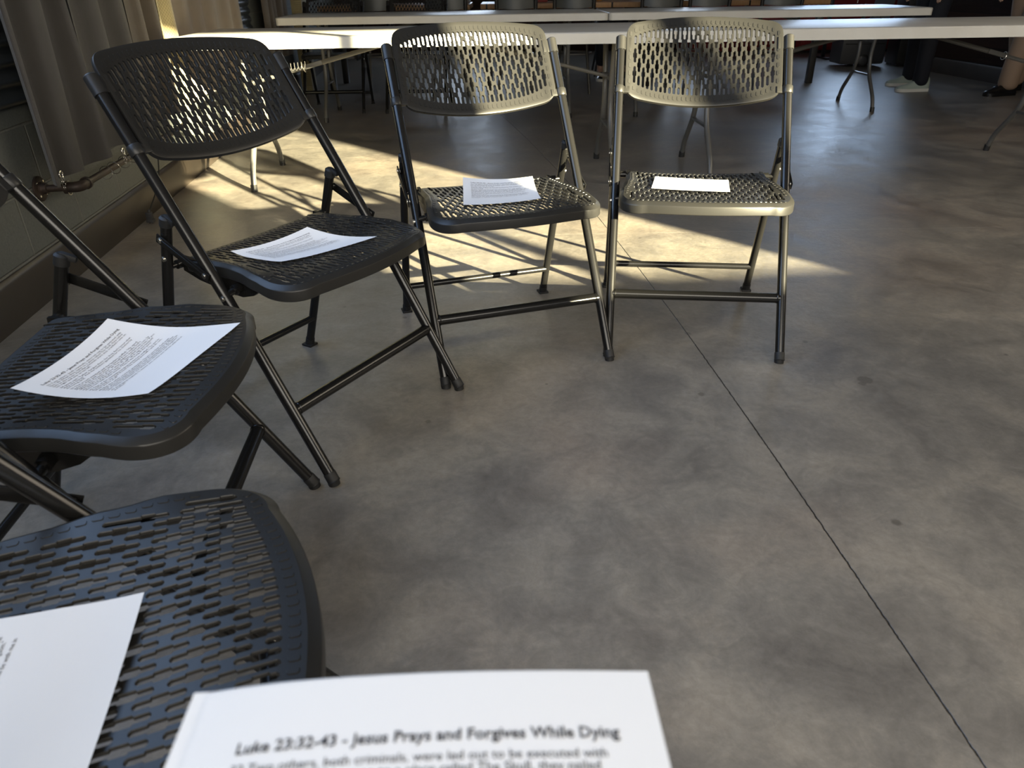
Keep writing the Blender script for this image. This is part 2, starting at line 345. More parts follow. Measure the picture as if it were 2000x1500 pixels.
# unseen wide window and drawn blind, added to go with the back fill lamp
bm = bmesh.new(); fr = bmesh.new(); Rm = Matrix.Rotation(WA, 3, 'Z')
c0 = Vector((.3, yb(.3)+.03, 1.95)); box(bm, c0, (4.5, .01, 1.6), Rm)
for s in (-2.3, 0, 2.3): box(fr, c0+Rm @ Vector((s, 0, 0)), (.06, .05, 1.75), Rm)
for z in (-.84, .84): box(fr, c0+Vector((0, 0, z)), (4.66, .05, .06), Rm)
fo = tag(obj('added_blind_window', fr, M['frame'], sharp=20), kind='structure'); obj('added_blind', bm, M['blind'], fo, sharp=20)
# right side: plank wall ending at a corner, alcove, far wall
pr = lambda y: 4.86-.09*(y-7.3)
o, d, nr, p0 = wall_box('wall_right', (pr(-2.2), -2.2), (pr(8.75), 8.75), 0, H, .2, M['wood'], -1)
wall_box('wall_right', (pr(8.75)+.2, 8.75), (7.6, 8.75+.09*3), 0, H, .15, M['wood'], -1)
wall_box('wall_right', (7.4, 8.6), (7.1, 12.6), 0, H, .2, M['wood'], -1)
o, d, nr, p0 = wall_box('wall_far', (-3.0, 11.7), (7.6, 12.2), 0, H, .2, M['wood'], 1,
    holes=[(1.95, 2.85, .95, 2.6), (5.5, 5.95, .95, 2.6), (7.25, 8.95, .95, 2.6)])
window('window_5', p0, d, nr, 1.95, 2.85, .95, 2.6); window('window_6', p0, d, nr, 5.5, 5.95, .95, 2.6); window('window_7', p0, d, nr, 7.25, 8.95, .95, 2.6, mull=(8.1,))
# baseboards
def skirting(name, f, y0, y1, s, h=.15):
    bm = bmesh.new(); a = Vector((f(y0), y0, 0)); b_ = Vector((f(y1), y1, 0)); dd = (b_-a); L = dd.length; dd /= L; nn = Vector((dd.y, -dd.x, 0))*s
    prof = [(0, 0), (.016, 0), (.016, h-.02), (.012, h-.006), (.006, h), (0, h)]
    A = [bm.verts.new(a+nn*u+Vector((0, 0, v))) for u, v in prof]; B = [bm.verts.new(b_+nn*u+Vector((0, 0, v))) for u, v in prof]
    for i in range(len(prof)): bm.faces.new((A[i], A[(i+1) % 6], B[(i+1) % 6], B[i]))
    bm.faces.new(A); bm.faces.new(B[::-1]); tag(obj(name, bm, M['base']), kind='structure')
skirting('baseboard_left', wl, -1.9, 11.5, 1); skirting('baseboard_right', pr, -1.9, 8.7, -1)
# grey flat panel and corrugated sheet fixed to the left wall
def wall_pt(y, off, z): return Vector((wl(y)+off*cos(WA), y+off*sin(WA), z))
RW = Matrix.Rotation(WA, 3, 'Z')
def corrugated(y0, y1, z0, z1, horizontal, name, label):
    bm = bmesh.new(); per = .058; rows = []; L = (z1-z0) if horizontal else (y1-y0); n = int(L/per*10)
    for th in (0, .003):
        for i in range(n+1):
            t = i/n*L; dp = .014+.008*sin(2*pi*t/per)+th
            a, b_ = ((wall_pt(y0, dp, z0+t), wall_pt(y1, dp, z0+t)) if horizontal else (wall_pt(y0+t, dp, z0), wall_pt(y0+t, dp, z1)))
            rows.append((bm.verts.new(a), bm.verts.new(b_)))
    k = n+1
    for i in range(n):
        bm.faces.new((rows[i][0], rows[i+1][0], rows[i+1][1], rows[i][1])); bm.faces.new((rows[k+i][0], rows[k+i][1], rows[k+i+1][1], rows[k+i+1][0]))
        for s in (0, 1): bm.faces.new((rows[i][s], rows[k+i][s], rows[k+i+1][s], rows[i+1][s]))
    for i in (0, n): bm.faces.new((rows[i][0], rows[i][1], rows[k+i][1], rows[k+i][0]))
    return tag(obj(name, bm, M['corr'], sharp=60), label, 'metal sheet')
corrugated(.15, 2.85, .62, 1.17, True, 'corrugated_sheet', 'dark corrugated metal sheet on the wall left of the taupe curtains')
corrugated(5.75, 6.22, .30, 2.6, True, 'corrugated_sheet', 'dark corrugated metal strip upright on the wall behind the near white tables')

# ------------------------------------------------------------------ curtains, rail and rings
def curtain(y0, y1, z0, z1, folds, amp, material, name, label, seed, group=None, off=.10, flare=0.0):
    rnd = random.Random(seed); bm = bmesh.new(); nu, nv = folds*14, 26; ph = rnd.random()*6; g = []
    am = [amp*(.6+.7*rnd.random()) for _ in range(folds+2)]
    for th in (0, .002):
        G = []
        for j in range(nv+1):
            v = j/nv; z = z0+(z1-z0)*v; row = []
            for i in range(nu+1):
                u = i/nu; q = u*folds; k = int(min(q, folds-1e-6)); A = am[k]*(1-(q-k))+am[k+1]*(q-k)
                wv = sin(2*pi*q+ph+.5*sin(3*v+seed)); wv = math.copysign(abs(wv)**.75, wv)
                y = y0+(y1-y0)*(u+flare*(u-.5)*(1-v))+.012*sin(5*v+6*u+seed)
                row.append(bm.verts.new(wall_pt(y, off+A*wv*(1-.15*v)+.01*sin(9*u+4*v)+th, z+(.006*sin(11*u+seed) if j == 0 else 0))))
            G.append(row)
        for j in range(nv):
            for i in range(nu): bm.faces.new((G[j][i], G[j][i+1], G[j+1][i+1], G[j+1][i]))
        g.append(G)
    a, b_ = g
    for i in range(nu):
        for j in (0, nv): bm.faces.new((a[j][i], b_[j][i], b_[j][i+1], a[j][i+1]))
    for j in range(nv):
        for i in (0, nu): bm.faces.new((a[j][i], a[j+1][i], b_[j+1][i], b_[j][i]))
    return tag(obj(name, bm, material, sharp=80), label, 'curtain', group)
GC = 'curtains along the left wall'
curtain(2.42, 2.88, .378, 3.2, 2, .034, M['curtain'], 'curtain', 'taupe curtain hanging nearest the camera above the iron pipe elbow', 3, GC)
curtain(2.90, 3.44, .385, 3.2, 2, .026, M['curtain'], 'curtain', 'taupe curtain second along the wall, its hem behind the tilted chair back', 11, GC)
curtain(3.50, 3.84, .40, 3.2, 2, .022, M['curtain2'], 'curtain', 'dark brown curtain between the taupe curtains and the sunlit straw strip', 5, GC)
curtain(3.86, 4.13, .40, 3.2, 1, .016, M['straw'], 'curtain', 'narrow sunlit yellow straw mesh drape at the end of the near white table', 8, GC, off=.085)
curtain(4.16, 5.62, .40, 3.2, 5, .020, M['tan'], 'curtain', 'wide sunlit tan burlap drape behind the left end of the near white table', 9, GC, off=.07)
curtain(6.30, 7.30, .40, 3.2, 5, .03, M['curtain2'], 'curtain', 'brown pleated curtain left of the far white table end', 15, GC)
bm = bmesh.new(); box(bm, wall_pt(7.9, .12, 1.6), (.10, .30, 3.2), RW, .004)
tag(obj('post', bm, M['straw']), 'pale yellow upright post by the far left curtains', 'post')

def rail():
    t = empty('curtain_rail', wall_pt(2.56, 0, .345), label='dark iron pipe rail with elbow and round wall flange under the curtains', cat='curtain rail')
    P = lambda y, off, z=.345: wall_pt(y, off, z)-t.location
    bm = bmesh.new(); q = Vector((0, 0, 1)).rotation_difference(Vector((cos(WA), sin(WA), 0))).to_matrix().to_4x4()
    lathe(bm, [(.043, .001), (.043, .007), (.040, .009), (.024, .010), (.019, .014), (.018, .03), (.013, .032)], P(2.56, 0), 28, q)
    fl = obj('flange', bm, M['pipe'], t)
    for k in range(4):
        bm = bmesh.new(); a = pi/4+k*pi/2; c = P(2.56, .009)+Vector((-sin(WA)*.031*cos(a), cos(WA)*.031*cos(a), .031*sin(a))); cyl(bm, c, c+Vector((cos(WA)*.003, sin(WA)*.003, 0)), .004, 8); obj('screw', bm, M['ring'], fl)
    bm = bmesh.new(); tube(bm, [P(2.56, .02), P(2.563, .11)], .0125, 16); obj('stub_pipe', bm, M['pipe'], t)
    bm = bmesh.new(); e = smooth_path([P(2.562, .085), P(2.568, .135), P(2.63, .135)], .030, 8); tube(bm, e, .018, 18)
    tube(bm, [e[0], e[0]+(e[1]-e[0]).normalized()*.012], .0215, 18); tube(bm, [e[-1]-(e[-1]-e[-2]).normalized()*.012, e[-1]], .0215, 18)
    obj('elbow', bm, M['pipe'], t)
    bm = bmesh.new(); tube(bm, [P(2.62, .135), P(3.80, .135)], .0125, 16); obj('pipe', bm, M['pipe'], t)
    # rings and grommets of the curtains
    wh_ = ['on the stub pipe left of the elbow', 'just right of the elbow', 'between the two taupe curtains', 'under the second taupe curtain, left', 'nearest the tilted chair back', 'hidden behind the chair tube', 'farthest along the pipe']
    for i, y in enumerate((2.60, 2.80, 2.88, 2.99, 3.08, 3.28, 3.42)):
        if i == 0: cc = wall_pt(2.575, .095, .345); ax = Vector((cos(WA), .2, 0))
        else: cc = wall_pt(y, .135, .345); ax = Vector((-sin(WA), 1, .25*(-1)**i))
        bm = bmesh.new(); torus(bm, cc+Vector((0, 0, -.004)), .024, .0014, ax, 26, 6)
        tag(obj('curtain_ring', bm, M['ring']), 'thin metal ring looped over the iron pipe, '+wh_[i], 'ring', 'metal rings on the iron curtain pipe')
rail()
for i, (y, z, lab) in enumerate((((112, 341), .398, 'round metal eyelet and chain at the hem of the nearest taupe curtain'), ((234, 295), .402, 'round metal eyelet in the hem of the second taupe curtain'))):
    t = empty('eyelet', un(*y, z)+Vector((.012, 0, 0)), label=lab, cat='eyelet')
    bm = bmesh.new(); torus(bm, (0, 0, 0), .011, .0035, (1, .1, 0), 22, 8); obj('grommet', bm, M['ring'], t)
    bm = bmesh.new()
    for k in range(4): torus(bm, (0, .001*(-1)**k, -.014-.010*k), .0055, .0012, (1, 0, 0) if k % 2 else (0, 1, 0), 12, 6)
    obj('chain', bm, M['ring'], t)
# extension cord and plug
t = empty('power_cord', (-1.66, 3.3, 0), label='black power cord hanging down the block wall to a plug on the floor', cat='power cord')
bm = bmesh.new(); L0 = t.location
cp = [wall_pt(3.66, .035, .42), wall_pt(3.64, .035, .24), wall_pt(3.55, .045, .14), Vector((-1.672, 3.40, .085)), Vector((-1.660, 3.30, .052))]
cp = smooth_path(cp, .08, 8); tube(bm, [p-L0 for p in cp], .0032, 8); obj('cable', bm, M['cable'], t)
bm = bmesh.new(); box(bm, (-.0, -.006, .034), (.028, .020, .036), None, .004); box(bm, (-.0, -.006, .013), (.034, .026, .014), None, .003); cyl(bm, (0, 0, .05), (0, 0, .062), .006, 10)
for s in (-.007, .007): box(bm, (s, -.006, .003), (.002, .008, .008))
obj('plug', bm, M['plug'], t)

# ------------------------------------------------------------------ folding chair
KN = Vector((0, .2104, .3642)); TP = Vector((0, .496, .805)); TD = (TP-KN).normalized(); TN = Vector((0, TD.z, -TD.y))   # TN: away from the sitter
TW = .2425
def seg_in(u, v0, v1, a, b_, B, c0):
    bl, bh = c0-B, c0+B; tr = .0012
    bulge = bl > v0+.004 and bh < v1-.004
    def loop(e):
        a_, b2, w0, w1 = a+e, b_+e, v0-e, v1+e; c = min(a_*.7, .0024)
        R_ = [(a_-c, w0), (a_, w0+c)]
        if bulge: R_ += [(a_, bl-e*.3-tr), (b2, bl-e*.3), (b2, bh+e*.3), (a_, bh+e*.3+tr)]
        R_ += [(a_, w1-c), (a_-c, w1)]
        return [(u+x, y) for x, y in R_]+[(u-x, y) for x, y in R_[::-1]]
    return loop(0), loop(.0005)
def lattice(us, lo, hi, per, a, b_, L, B, c00):
    out = []
    for k, u in enumerate(us):
        c0 = c00+(per/2 if k % 2 else 0); l, h = lo(u), hi(u); n0 = int((l-c0)/per)-2; iv = []
        for j in range(n0, n0+30):
            c = c0+j*per; v0, v1 = max(c-L/2, l), min(c+L/2, h)
            if v1-v0 >= .014: iv.append([v0, v1, c])
        if not iv: continue
        if iv[0][0]-l > .001: iv[0][0] = l          # the end slots run out to the moulded border
        if h-iv[-1][1] > .001: iv[-1][1] = h
        out += [seg_in(u, v0, v1, a, b_, B, c) for v0, v1, c in iv]
    return out
def perforated(outline_top, rings, holes, f, t, pads, pad_f, extra=()):
    """outline_top: loop bounding the top skin; rings: outer loops [(pts2d, depth)] down to the underside; f(u,v,depth)->Vector"""
    bm = bmesh.new(); P = [Vector(p) for p in outline_top]; faces = [list(range(len(P)))]; spans = []
    for nom, ex in holes:
        s = len(P); P += [Vector(p) for p in ex]; spans.append((s, len(ex))); faces.append(list(range(s, s+len(ex))))
    P += [Vector(p) for p in extra]
    V, E_, F_, ov, oe, of = delaunay_2d_cdt(P, [], faces, 0, 1e-7)
    keep = [tuple(fc) for fc, o_ in zip(F_, of) if 0 in o_ and len(o_) == 1]
    inv = {}
    for i, l in enumerate(ov):
        for q in l: inv[q] = i
    top = [bm.verts.new(f(v.x, v.y, 0)) for v in V]; bot = [bm.verts.new(f(v.x, v.y, t)) for v in V]
    for fc in keep:
        bm.faces.new([top[i] for i in fc]); bm.faces.new([bot[i] for i in reversed(fc)])
    for (nom, ex), (s, n) in zip(holes, spans):
        m1 = [bm.verts.new(f(x, y, .0009)) for x, y in nom]; m2 = [bm.verts.new(f(x, y, t-.0006)) for x, y in nom]
        for i in range(n):
            j = (i+1) % n; a_, b2 = top[inv[s+i]], top[inv[s+j]]; c_, d_ = bot[inv[s+i]], bot[inv[s+j]]
            bm.faces.new((a_, b2, m1[j], m1[i])); bm.faces.new((m1[i], m1[j], m2[j], m2[i])); bm.faces.new((m2[i], m2[j], d_, c_))
    n = len(outline_top); prev = [top[inv[i]] for i in range(n)]
    for pts, dep in rings:
        cur = [bm.verts.new(f(p[0], p[1], dep)) for p in pts]
        for i in range(n): bm.faces.new((prev[i], cur[i], cur[(i+1) % n], prev[(i+1) % n]))
        prev = cur
    last = [bot[inv[i]] for i in range(n)]
    for i in range(n): bm.faces.new((prev[i], last[i], last[(i+1) % n], prev[(i+1) % n]))
    bmesh.ops.delete(bm, geom=[v for v in bm.verts if not v.link_faces], context='VERTS')
    for (cx, cy, hw, hh, ang) in pads:
        ca, sa = cos(ang), sin(ang); ls = []
        for e, dep in ((0, .0001), (.0003, -.0010)):
            pts = []
            for sx, sy in ((-1, -1), (1, -1), (1, 1), (-1, 1)):
                w_, h_ = hw-e, hh-e; c = .0016
                q = [(sx*(w_-c), sy*h_), (sx*w_, sy*(h_-c))]
                if sx*sy > 0: q = q[::1]
                else: q = q[::-1]
                if (sx, sy) in ((1, -1), (-1, 1)): q = [(sx*(w_-c), sy*h_), (sx*w_, sy*(h_-c))]
                else: q = [(sx*w_, sy*(h_-c)), (sx*(w_-c), sy*h_)]
                pts += q
            ls.append([bm.verts.new(f(cx+x*ca-y*sa, cy+x*sa+y*ca, dep)) for x, y in pts])
        for i in range(8): bm.faces.new((ls[0][i], ls[0][(i+1) % 8], ls[1][(i+1) % 8], ls[1][i]))
        bm.faces.new(ls[1])
    return bm
def rounded_loop(top, bot, xw, n=40, m=8, rc=.03):
    """closed loop: right-going bottom edge, right side, left-going top edge, left side; corners rounded"""
    pts = []; xs = [-(xw-rc)+(2*(xw-rc))*i/n for i in range(n+1)]
    lo = [(x, bot(x)) for x in xs]; hi = [(x, top(x)) for x in xs]
    def corner(cx, cy, a0, a1, rx, ry): return [(cx+rx*cos(a0+(a1-a0)*k/m), cy+ry*sin(a0+(a1-a0)*k/m)) for k in range(1, m)]
    xc = xw-rc; y0, y1 = bot(xc), top(xc); e = 1e-4; cb = y0+(bot(xc)-bot(xc-e))/e*rc; ct = y1+(top(xc)-top(xc-e))/e*rc
    bez = lambda p, q, r_: [((1-t)**2*p[0]+2*t*(1-t)*q[0]+t*t*r_[0], (1-t)**2*p[1]+2*t*(1-t)*q[1]+t*t*r_[1]) for t in [k/m for k in range(1, m)]]
    right_b = bez((xc, y0), (xw, cb), (xw, cb+rc)); right_t = bez((xw, ct-rc), (xw, ct), (xc, y1))
    k = 6; side = [(xw, cb+rc+(ct-cb-2*rc)*i/k) for i in range(k+1)]
    R_ = right_b+side+right_t
    return lo+R_+hi[::-1]+[(-x, y) for x, y in R_[::-1]]
def inset(loop, d):
    n = len(loop); out = []
    for i in range(n):
        a = Vector(loop[i-1]); b_ = Vector(loop[i]); c = Vector(loop[(i+1) % n]); t1 = (b_-a); t2 = (c-b_)
        t = (t1.normalized()+t2.normalized()).normalized(); out.append((b_.x-t.y*d, b_.y+t.x*d))
    return out

PITCHX = .0133
# backrest, in (x, distance along the tube from the knee)
BT = lambda x: .612-.029*(x/.2)**2 if abs(x) < .25 else .53
BB = lambda x: .335+.014*(x/.2)**2
def back_f(u, s, dep):
    bow = .030*(1-(u/.226)**2)
    edge = .004*max(0, (abs(u)-.19)/.036)
    return Vector((u*(1-.0*dep), 0, 0))+KN+TD*s+TN*(bow+dep-.004-edge)
def make_backrest(parent):
    L0 = rounded_loop(BT, BB, .2265, rc=.040); O1 = inset(L0, .004)
    us = [(k-15)*PITCHX for k in range(31)]
    hi = lambda u: BT(u)-.030-.010*(abs(u)/.19)**6; lo = lambda u: BB(u)+.033+.010*(abs(u)/.19)**6
    holes = lattice(us, lo, hi, .055, .0034, .0054, .0435, .0066, .479)
    pads = []
    for k, u in enumerate(us): c_ = .009*(abs(u)/.2)**8; pads += [(u, BT(u)-.0195-c_, .0038, .0062, 0), (u, BB(u)+.0205+c_, .0038, .0062, 0)]
    for s in (-1, 1):
        for q in (.398, .422, .446, .470, .494, .518, .542): pads.append((s*.2135, q, .0036, .0072, 0))
    ex = [(x, y) for x in [i*.02-.2 for i in range(21)] for y in (BT(x)-.012, BB(x)+.012)]
    bm = perforated(O1, [(inset(L0, .001), .0012), (L0, .004), (L0, .011), (inset(L0, .002), .013), (inset(L0, .006), .013)], holes, back_f, .0065, pads, None, ex)
    # clips and caps that hold the tubes
    for s in (-1, 1):
        for (c, h, r0) in ((.372, .022, .0152), (.512, .040, .0149)):
            a = KN+Vector((s*TW, 0, 0))+TD*(c-h/2); b_ = a+TD*h; top_ = c > .5
            if top_: tube(bm, [a, b_, b_+TD*.003], [r0, r0, r0-.003], 18)
            else: tube(bm, [a, a+TD*.002, b_-TD*.002, b_], [r0-.001, r0, r0, r0-.001], 18)
            ctr = KN+Vector((s*(TW-.016), 0, 0))+TD*c+TN*(-.001); q = Vector((0, 0, 1)).rotation_difference(TD).to_matrix()
            box(bm, ctr, (.030, .009, h*.92), q, .002)
        box(bm, KN+Vector((s*(TW-.012), 0, 0))+TD*.445+TN*.010, (.004, .006, .15), Vector((0, 0, 1)).rotation_difference(TD).to_matrix())
    return obj('backrest', bm, M['plastic'], parent, sharp=38)
# seat
def seat_hw(y): # half width at depth y
    pts = [(.03, .215), (.07, .230), (.112, .2350), (.155, .2310), (.21, .220), (.28, .2115), (.41, .207)]
    if y <= pts[0][0]: return pts[0][1]
    for (a, p), (b_, q) in zip(pts, pts[1:]):
        if y <= b_: t = (y-a)/(b_-a); t = t*t*(3-2*t); return p+(q-p)*t
    return pts[-1][1]
def SF(x):          # front edge with rounded corners
    a = abs(x)
    if a <= .165: return .006+.040*(a/.2)**2
    q = min(1, (a-.165)/.070); y0 = .006+.040*(.165/.2)**2; return .112-(.112-y0)*sqrt(1-q*q)
SR = lambda x: .415-.010*(x/.2)**2
def seat_z(x, y):
    z = .449-.012*max(0, min(1, (y-.24)/.16))
    z -= .010*math.exp(-((y-.22)/.10)**2)*(1-(x/.22)**2)
    fr_ = max(0, (.15-y)/.15); z += .006*fr_*(1-(x/.2)**2) - .005*fr_**2-.009*fr_*(x/.22)**4
    z += .007*(x/.21)**2*min(1, max(0, (y-.12)/.10))
    return z
def seat_loop():
    n = 40; xf = .165; m_ = 14; pts = [(-xf+2*xf*i/n, SF(-xf+2*xf*i/n)) for i in range(n+1)]
    # right front corner to side
    c0 = (xf, SF(xf)); side = []
    for k in range(1, m_): # rounded corner to (.2515,.115)
        a = pi/2*k/m_; side.append((xf+(.2350-xf)*sin(a), .112-(.112-SF(xf))*cos(a)))
    for k in range(0, 18): y = .112+(.385-.112)*k/17; side.append((seat_hw(y), y))
    for k in range(1, 6): a = pi/2*k/6; side.append((.1775+.0295*cos(a), .385+(SR(.1775)-.385)*sin(a)))
    rear = [(.1775-2*.1775*i/30, SR(.1775-2*.1775*i/30)) for i in range(31)]
    return pts+side+rear+[(-x, y) for x, y in side[::-1]]
def make_seat(parent):
    L0 = seat_loop(); O1 = inset(L0, .012)
    sf = lambda u, v, dep: Vector((u, v, seat_z(u, v)-dep))
    us = [(k-15)*PITCHX for k in range(31)]
    lo = lambda u: SF(u)+.035
    def hi(u):
        if abs(u) < .172: return SR(u)-.034
        y = .112
        while y < .4 and seat_hw(y)-.0335 > abs(u): y += .002
        return y
    holes = []
    for k, u in enumerate(us):
        if abs(u) < .2: holes += lattice([u], lo, hi, .055, .0034, .0054, .0435, .0066, .20+(.0275 if k % 2 else 0))
    pads = []
    for u in us:
        if abs(u) < .17: pads += [(u, SR(u)-.025, .0038, .0058, 0)]
        if abs(u) < .20: pads += [(u, SF(u)+.0235, .0038, .0056, math.copysign(.25*(abs(u)/.165)+max(0, abs(u)-.165)*14, u))]
    for s in (-1, 1):
        for k in range(15): y = .125+k*.0165; pads.append((s*(seat_hw(y)-.0205), y, .0036, .0060, 0))
    ex = [(p[0], p[1]) for p in inset(L0, .034)[::2] if True]
    ex = [p for p in ex if all(not (abs(p[0]-sum(q[0] for q in h[1])/len(h[1])) < .008 and abs(p[1]-sum(q[1] for q in h[1])/len(h[1])) < .024) for h in holes)]
    bm = perforated(O1, [(inset(L0, .0105), .0008), (inset(L0, .0020), .0065), (inset(L0, .0006), .0080), (L0, .0100), (L0, .0290), (inset(L0, .0015), .0310), (inset(L0, .005), .0310), (inset(L0, .006), .010), (inset(L0, .010), .0055)],
                    holes, sf, .0045, pads, None, ex)
    return obj('seat', bm, M['plastic'], parent, sharp=24)
def make_chair():
    root = empty('folding_chair')
    make_backrest(root); make_seat(root)
    for s in (-1, 1):
        X = Vector((s*TW, 0, 0)); XF = Vector((s*.2435, 0, .012))
        # long front leg that runs up to carry the backrest
        bm = bmesh.new(); tube(bm, smooth_path([XF, KN+X, TP+X+TD*.004], .09, 7), .0128, 18)
        lg = obj('leg', bm, M['steel'], root)
        dn = (XF-KN-X).normalized()
        bm = bmesh.new(); a = XF-dn*.018; tube(bm, [a, a+dn*.002, XF+dn*.004], [.0134, .0140, .0140], 14); torus(bm, XF+dn*.004, .0128, .0022, -dn, 16, 6); cyl(bm, Vector((XF.x, XF.y-.002, 0)), Vector((XF.x, XF.y, .012)), .0132, 14)
        obj('foot_cap', bm, M['rubber'], lg)
        # rivets
        for y_, z_, o_ in ((.262, .4435, .0185), (.228, .397, .0120)):
            bm = bmesh.new(); c = Vector((s*(TW+o_), y_, z_)); cyl(bm, c-Vector((s*.006, 0, 0)), c+Vector((s*.0010, 0, 0)), .0062, 14); cyl(bm, c, c+Vector((s*.0018, 0, 0)), .0038, 12)
            obj('rivet', bm, M['rivet'], lg)
        # rear leg
        RF = Vector((s*.243, .548, .012)); RT = Vector((s*.2435, .370, .540)); dn = (RF-RT).normalized()
        bm = bmesh.new(); tube(bm, [RT, RF], .0118, 18); rl = obj('leg', bm, M['steel'], root)
        bm = bmesh.new(); cyl(bm, RF-dn*.014, RF+dn*.008, .0134, 14); box(bm, (s*.243, .5505, .0035), (.032, .036, .007), None, .002); obj('foot_cap', bm, M['rubber'], rl)
        bm = bmesh.new(); tube(bm, [RT+dn*.012, RT-dn*.006, RT-dn*.010], [.0138, .0138, .009], 14)
        box(bm, RT+Vector((0, -.012, .002)), (.012, .030, .012), Matrix.Rotation(.4, 3, 'X'), .003); obj('top_cap', bm, M['rubber'], rl)
        for y_, z_, o_ in ((.383, .500, .0175), (.3965, .455, .0112)):
            bm = bmesh.new(); c = Vector((s*(.2435+o_), y_, z_)); cyl(bm, c-Vector((s*.008, 0, 0)), c+Vector((s*.0010, 0, 0)), .0062, 14); cyl(bm, c, c+Vector((s*.0018, 0, 0)), .0038, 12)
            obj('rivet', bm, M['rivet'], rl)
        # folding link
        bm = bmesh.new(); A = Vector((s*(TW+.0165), .387, .5015)); B = Vector((s*(TW+.0165), .258, .441)); dv = (B-A); Lh = dv.length; dv.normalize()
        qq = Matrix.Rotation(atan2(dv.z, dv.y), 3, 'X'); box(bm, (A+B)/2, (.0035, Lh+.014, .020), qq, .0012); box(bm, (A+B)/2+Vector((s*.0018, 0, 0)), (.003, Lh-.02, .009), qq, .0012)
        obj('folding_link', bm, M['steel'], root)
        # seat side bracket with pivot pins
        bm = bmesh.new(); 
        pr_ = [(.405, .445), (.408, .412), (.36, .398), (.27, .386), (.225, .384), (.19, .394), (.155, .418), (.140, .432)]
        A_ = [bm.verts.new((s*.1965, a, b_)) for a, b_ in pr_]; B_ = [bm.verts.new((s*.2055, a, b_)) for a, b_ in pr_]
        for i_ in range(8): bm.faces.new((A_[i_], A_[(i_+1) % 8], B_[(i_+1) % 8], B_[i_]))
        bm.faces.new(A_); bm.faces.new(B_[::-1]); cyl(bm, (s*.200, .228, .408), (s*.2405, .228, .402), .0075, 14); cyl(bm, (s*.2075, .228, .4075), (s*.223, .228, .405), .0115, 14)
        cyl(bm, (s*.205, .402, .432), (s*.2405, .402, .432), .006, 12); cyl(bm, (s*.2075, .402, .432), (s*.224, .402, .432), .010, 14)
        obj('seat_bracket', bm, M['steel'], root)
    bm = bmesh.new(); st = KN*(.1558/.3642)+Vector((0, 0, .0)); y_, z_ = .0900, .1600
    tube(bm, [(-.238, y_, z_), (.238, y_, z_)], .0140, 18)
    for s in (-1, 1): torus(bm, (s*.2295, y_, z_), .0138, .0016, (1, 0, 0), 16, 6)
    obj('stretcher', bm, M['steel'], root)
    bm = bmesh.new(); tube(bm, [(-.240, .5155, .1000), (.240, .5155, .1000)], .0098, 14); obj('stretcher', bm, M['steel'], root)
    return root
chair0 = make_chair()
POSES = [(-.271, 1.495, 1.026), (.052, 1.787, .314), (.524, 1.859, -.115), (-.421, 1.035, 1.644)]
CA = (-.185, .512, 1.90)
GCH = 'black folding chairs in a ring'
LAB = ['black folding chair, third from the bottom left corner, sunlit floor seen through its dark back',
       'black folding chair with its back half in shade, half sunlit, second from the right',
       'black folding chair fully lit gold by the sun, rightmost of the ring',
       'black folding chair at the left edge, back cut off, large skewed paper on its seat',
       'black folding chair seat in the bottom left corner, nearest the camera']
chairs = []
for i, (x, y, a) in enumerate(POSES+[CA]):
    c = chair0 if i == 0 else copy_tree(chair0)
    c.location = (x, y, 0); c.rotation_euler = (0, 0, a); tag(c, LAB[i], 'chair', GCH); chairs.append(c)
for i, (x, y, a, lab) in enumerate(((-1.445, 6.36, .02, 'black folding chair with perforated back beyond the far white table, left one'),
                                   (-.76, 6.33, -.02, 'black folding chair with perforated back beyond the far white table, right one'))):
    c = copy_tree(chair0); c.location = (x, y, 0); c.rotation_euler = (0, 0, a); tag(c, lab, 'chair', 'black folding chairs behind the far tables')

# ------------------------------------------------------------------ printed papers
TITLE = 'Luke 23:32-43 - Jesus Prays and Forgives While Dying'
BODY = '''32 Two others, both criminals, were led out to be executed with
him. 33 When they came to a place called The Skull, they nailed
him to the cross. And the criminals were also crucified\u2014one on
his right and one on his left.

34 Jesus said, "Father, forgive them, for they don't know what
they are doing." And the soldiers gambled for his clothes by
throwing dice.

35 The crowd watched and the leaders scoffed. "He saved
others," they said, "let him save himself if he is really God's
Messiah, the Chosen One." 36 The soldiers mocked him, too, by
offering him a drink of sour wine. 37 They called out to him, "If you
are the King of the Jews, save yourself!" 38 A sign was fastened
above him with these words: "This is the King of the Jews."

39 One of the criminals hanging beside him scoffed, "So you're
the Messiah, are you? Prove it by saving yourself\u2014and us, too,
while you're at it!"

40 But the other criminal protested, "Don't you fear God even
when you have been sentenced to die? 41 We deserve to die for
our crimes, but this man hasn't done anything wrong." 42 Then he
said, "Jesus, remember me when you come into your Kingdom."

43 And Jesus replied, "I assure you, today you will be with me in
paradise."'''.split('\n')
def text_mesh(s, width, off):
    cu = bpy.data.curves.new('tmp', 'FONT'); cu.body = s; cu.size = 1; cu.offset = off; cu.resolution_u = 2; cu.fill_mode = 'FRONT'
    o = bpy.data.objects.new('tmp', cu); COL.objects.link(o); bpy.context.view_layer.update()
    me = bpy.data.meshes.new_from_object(o.evaluated_get(bpy.context.evaluated_depsgraph_get())); vs_ = [v.co.copy() for v in me.vertices]; fs = [tuple(p.vertices) for p in me.polygons]
    bpy.data.objects.remove(o); bpy.data.curves.remove(cu); bpy.data.meshes.remove(me)
    x0 = min(v.x for v in vs_); x1 = max(v.x for v in vs_); k = width/(x1-x0) if width else 1
    return [((v.x-x0)*k, v.y*k) for v in vs_], fs, k
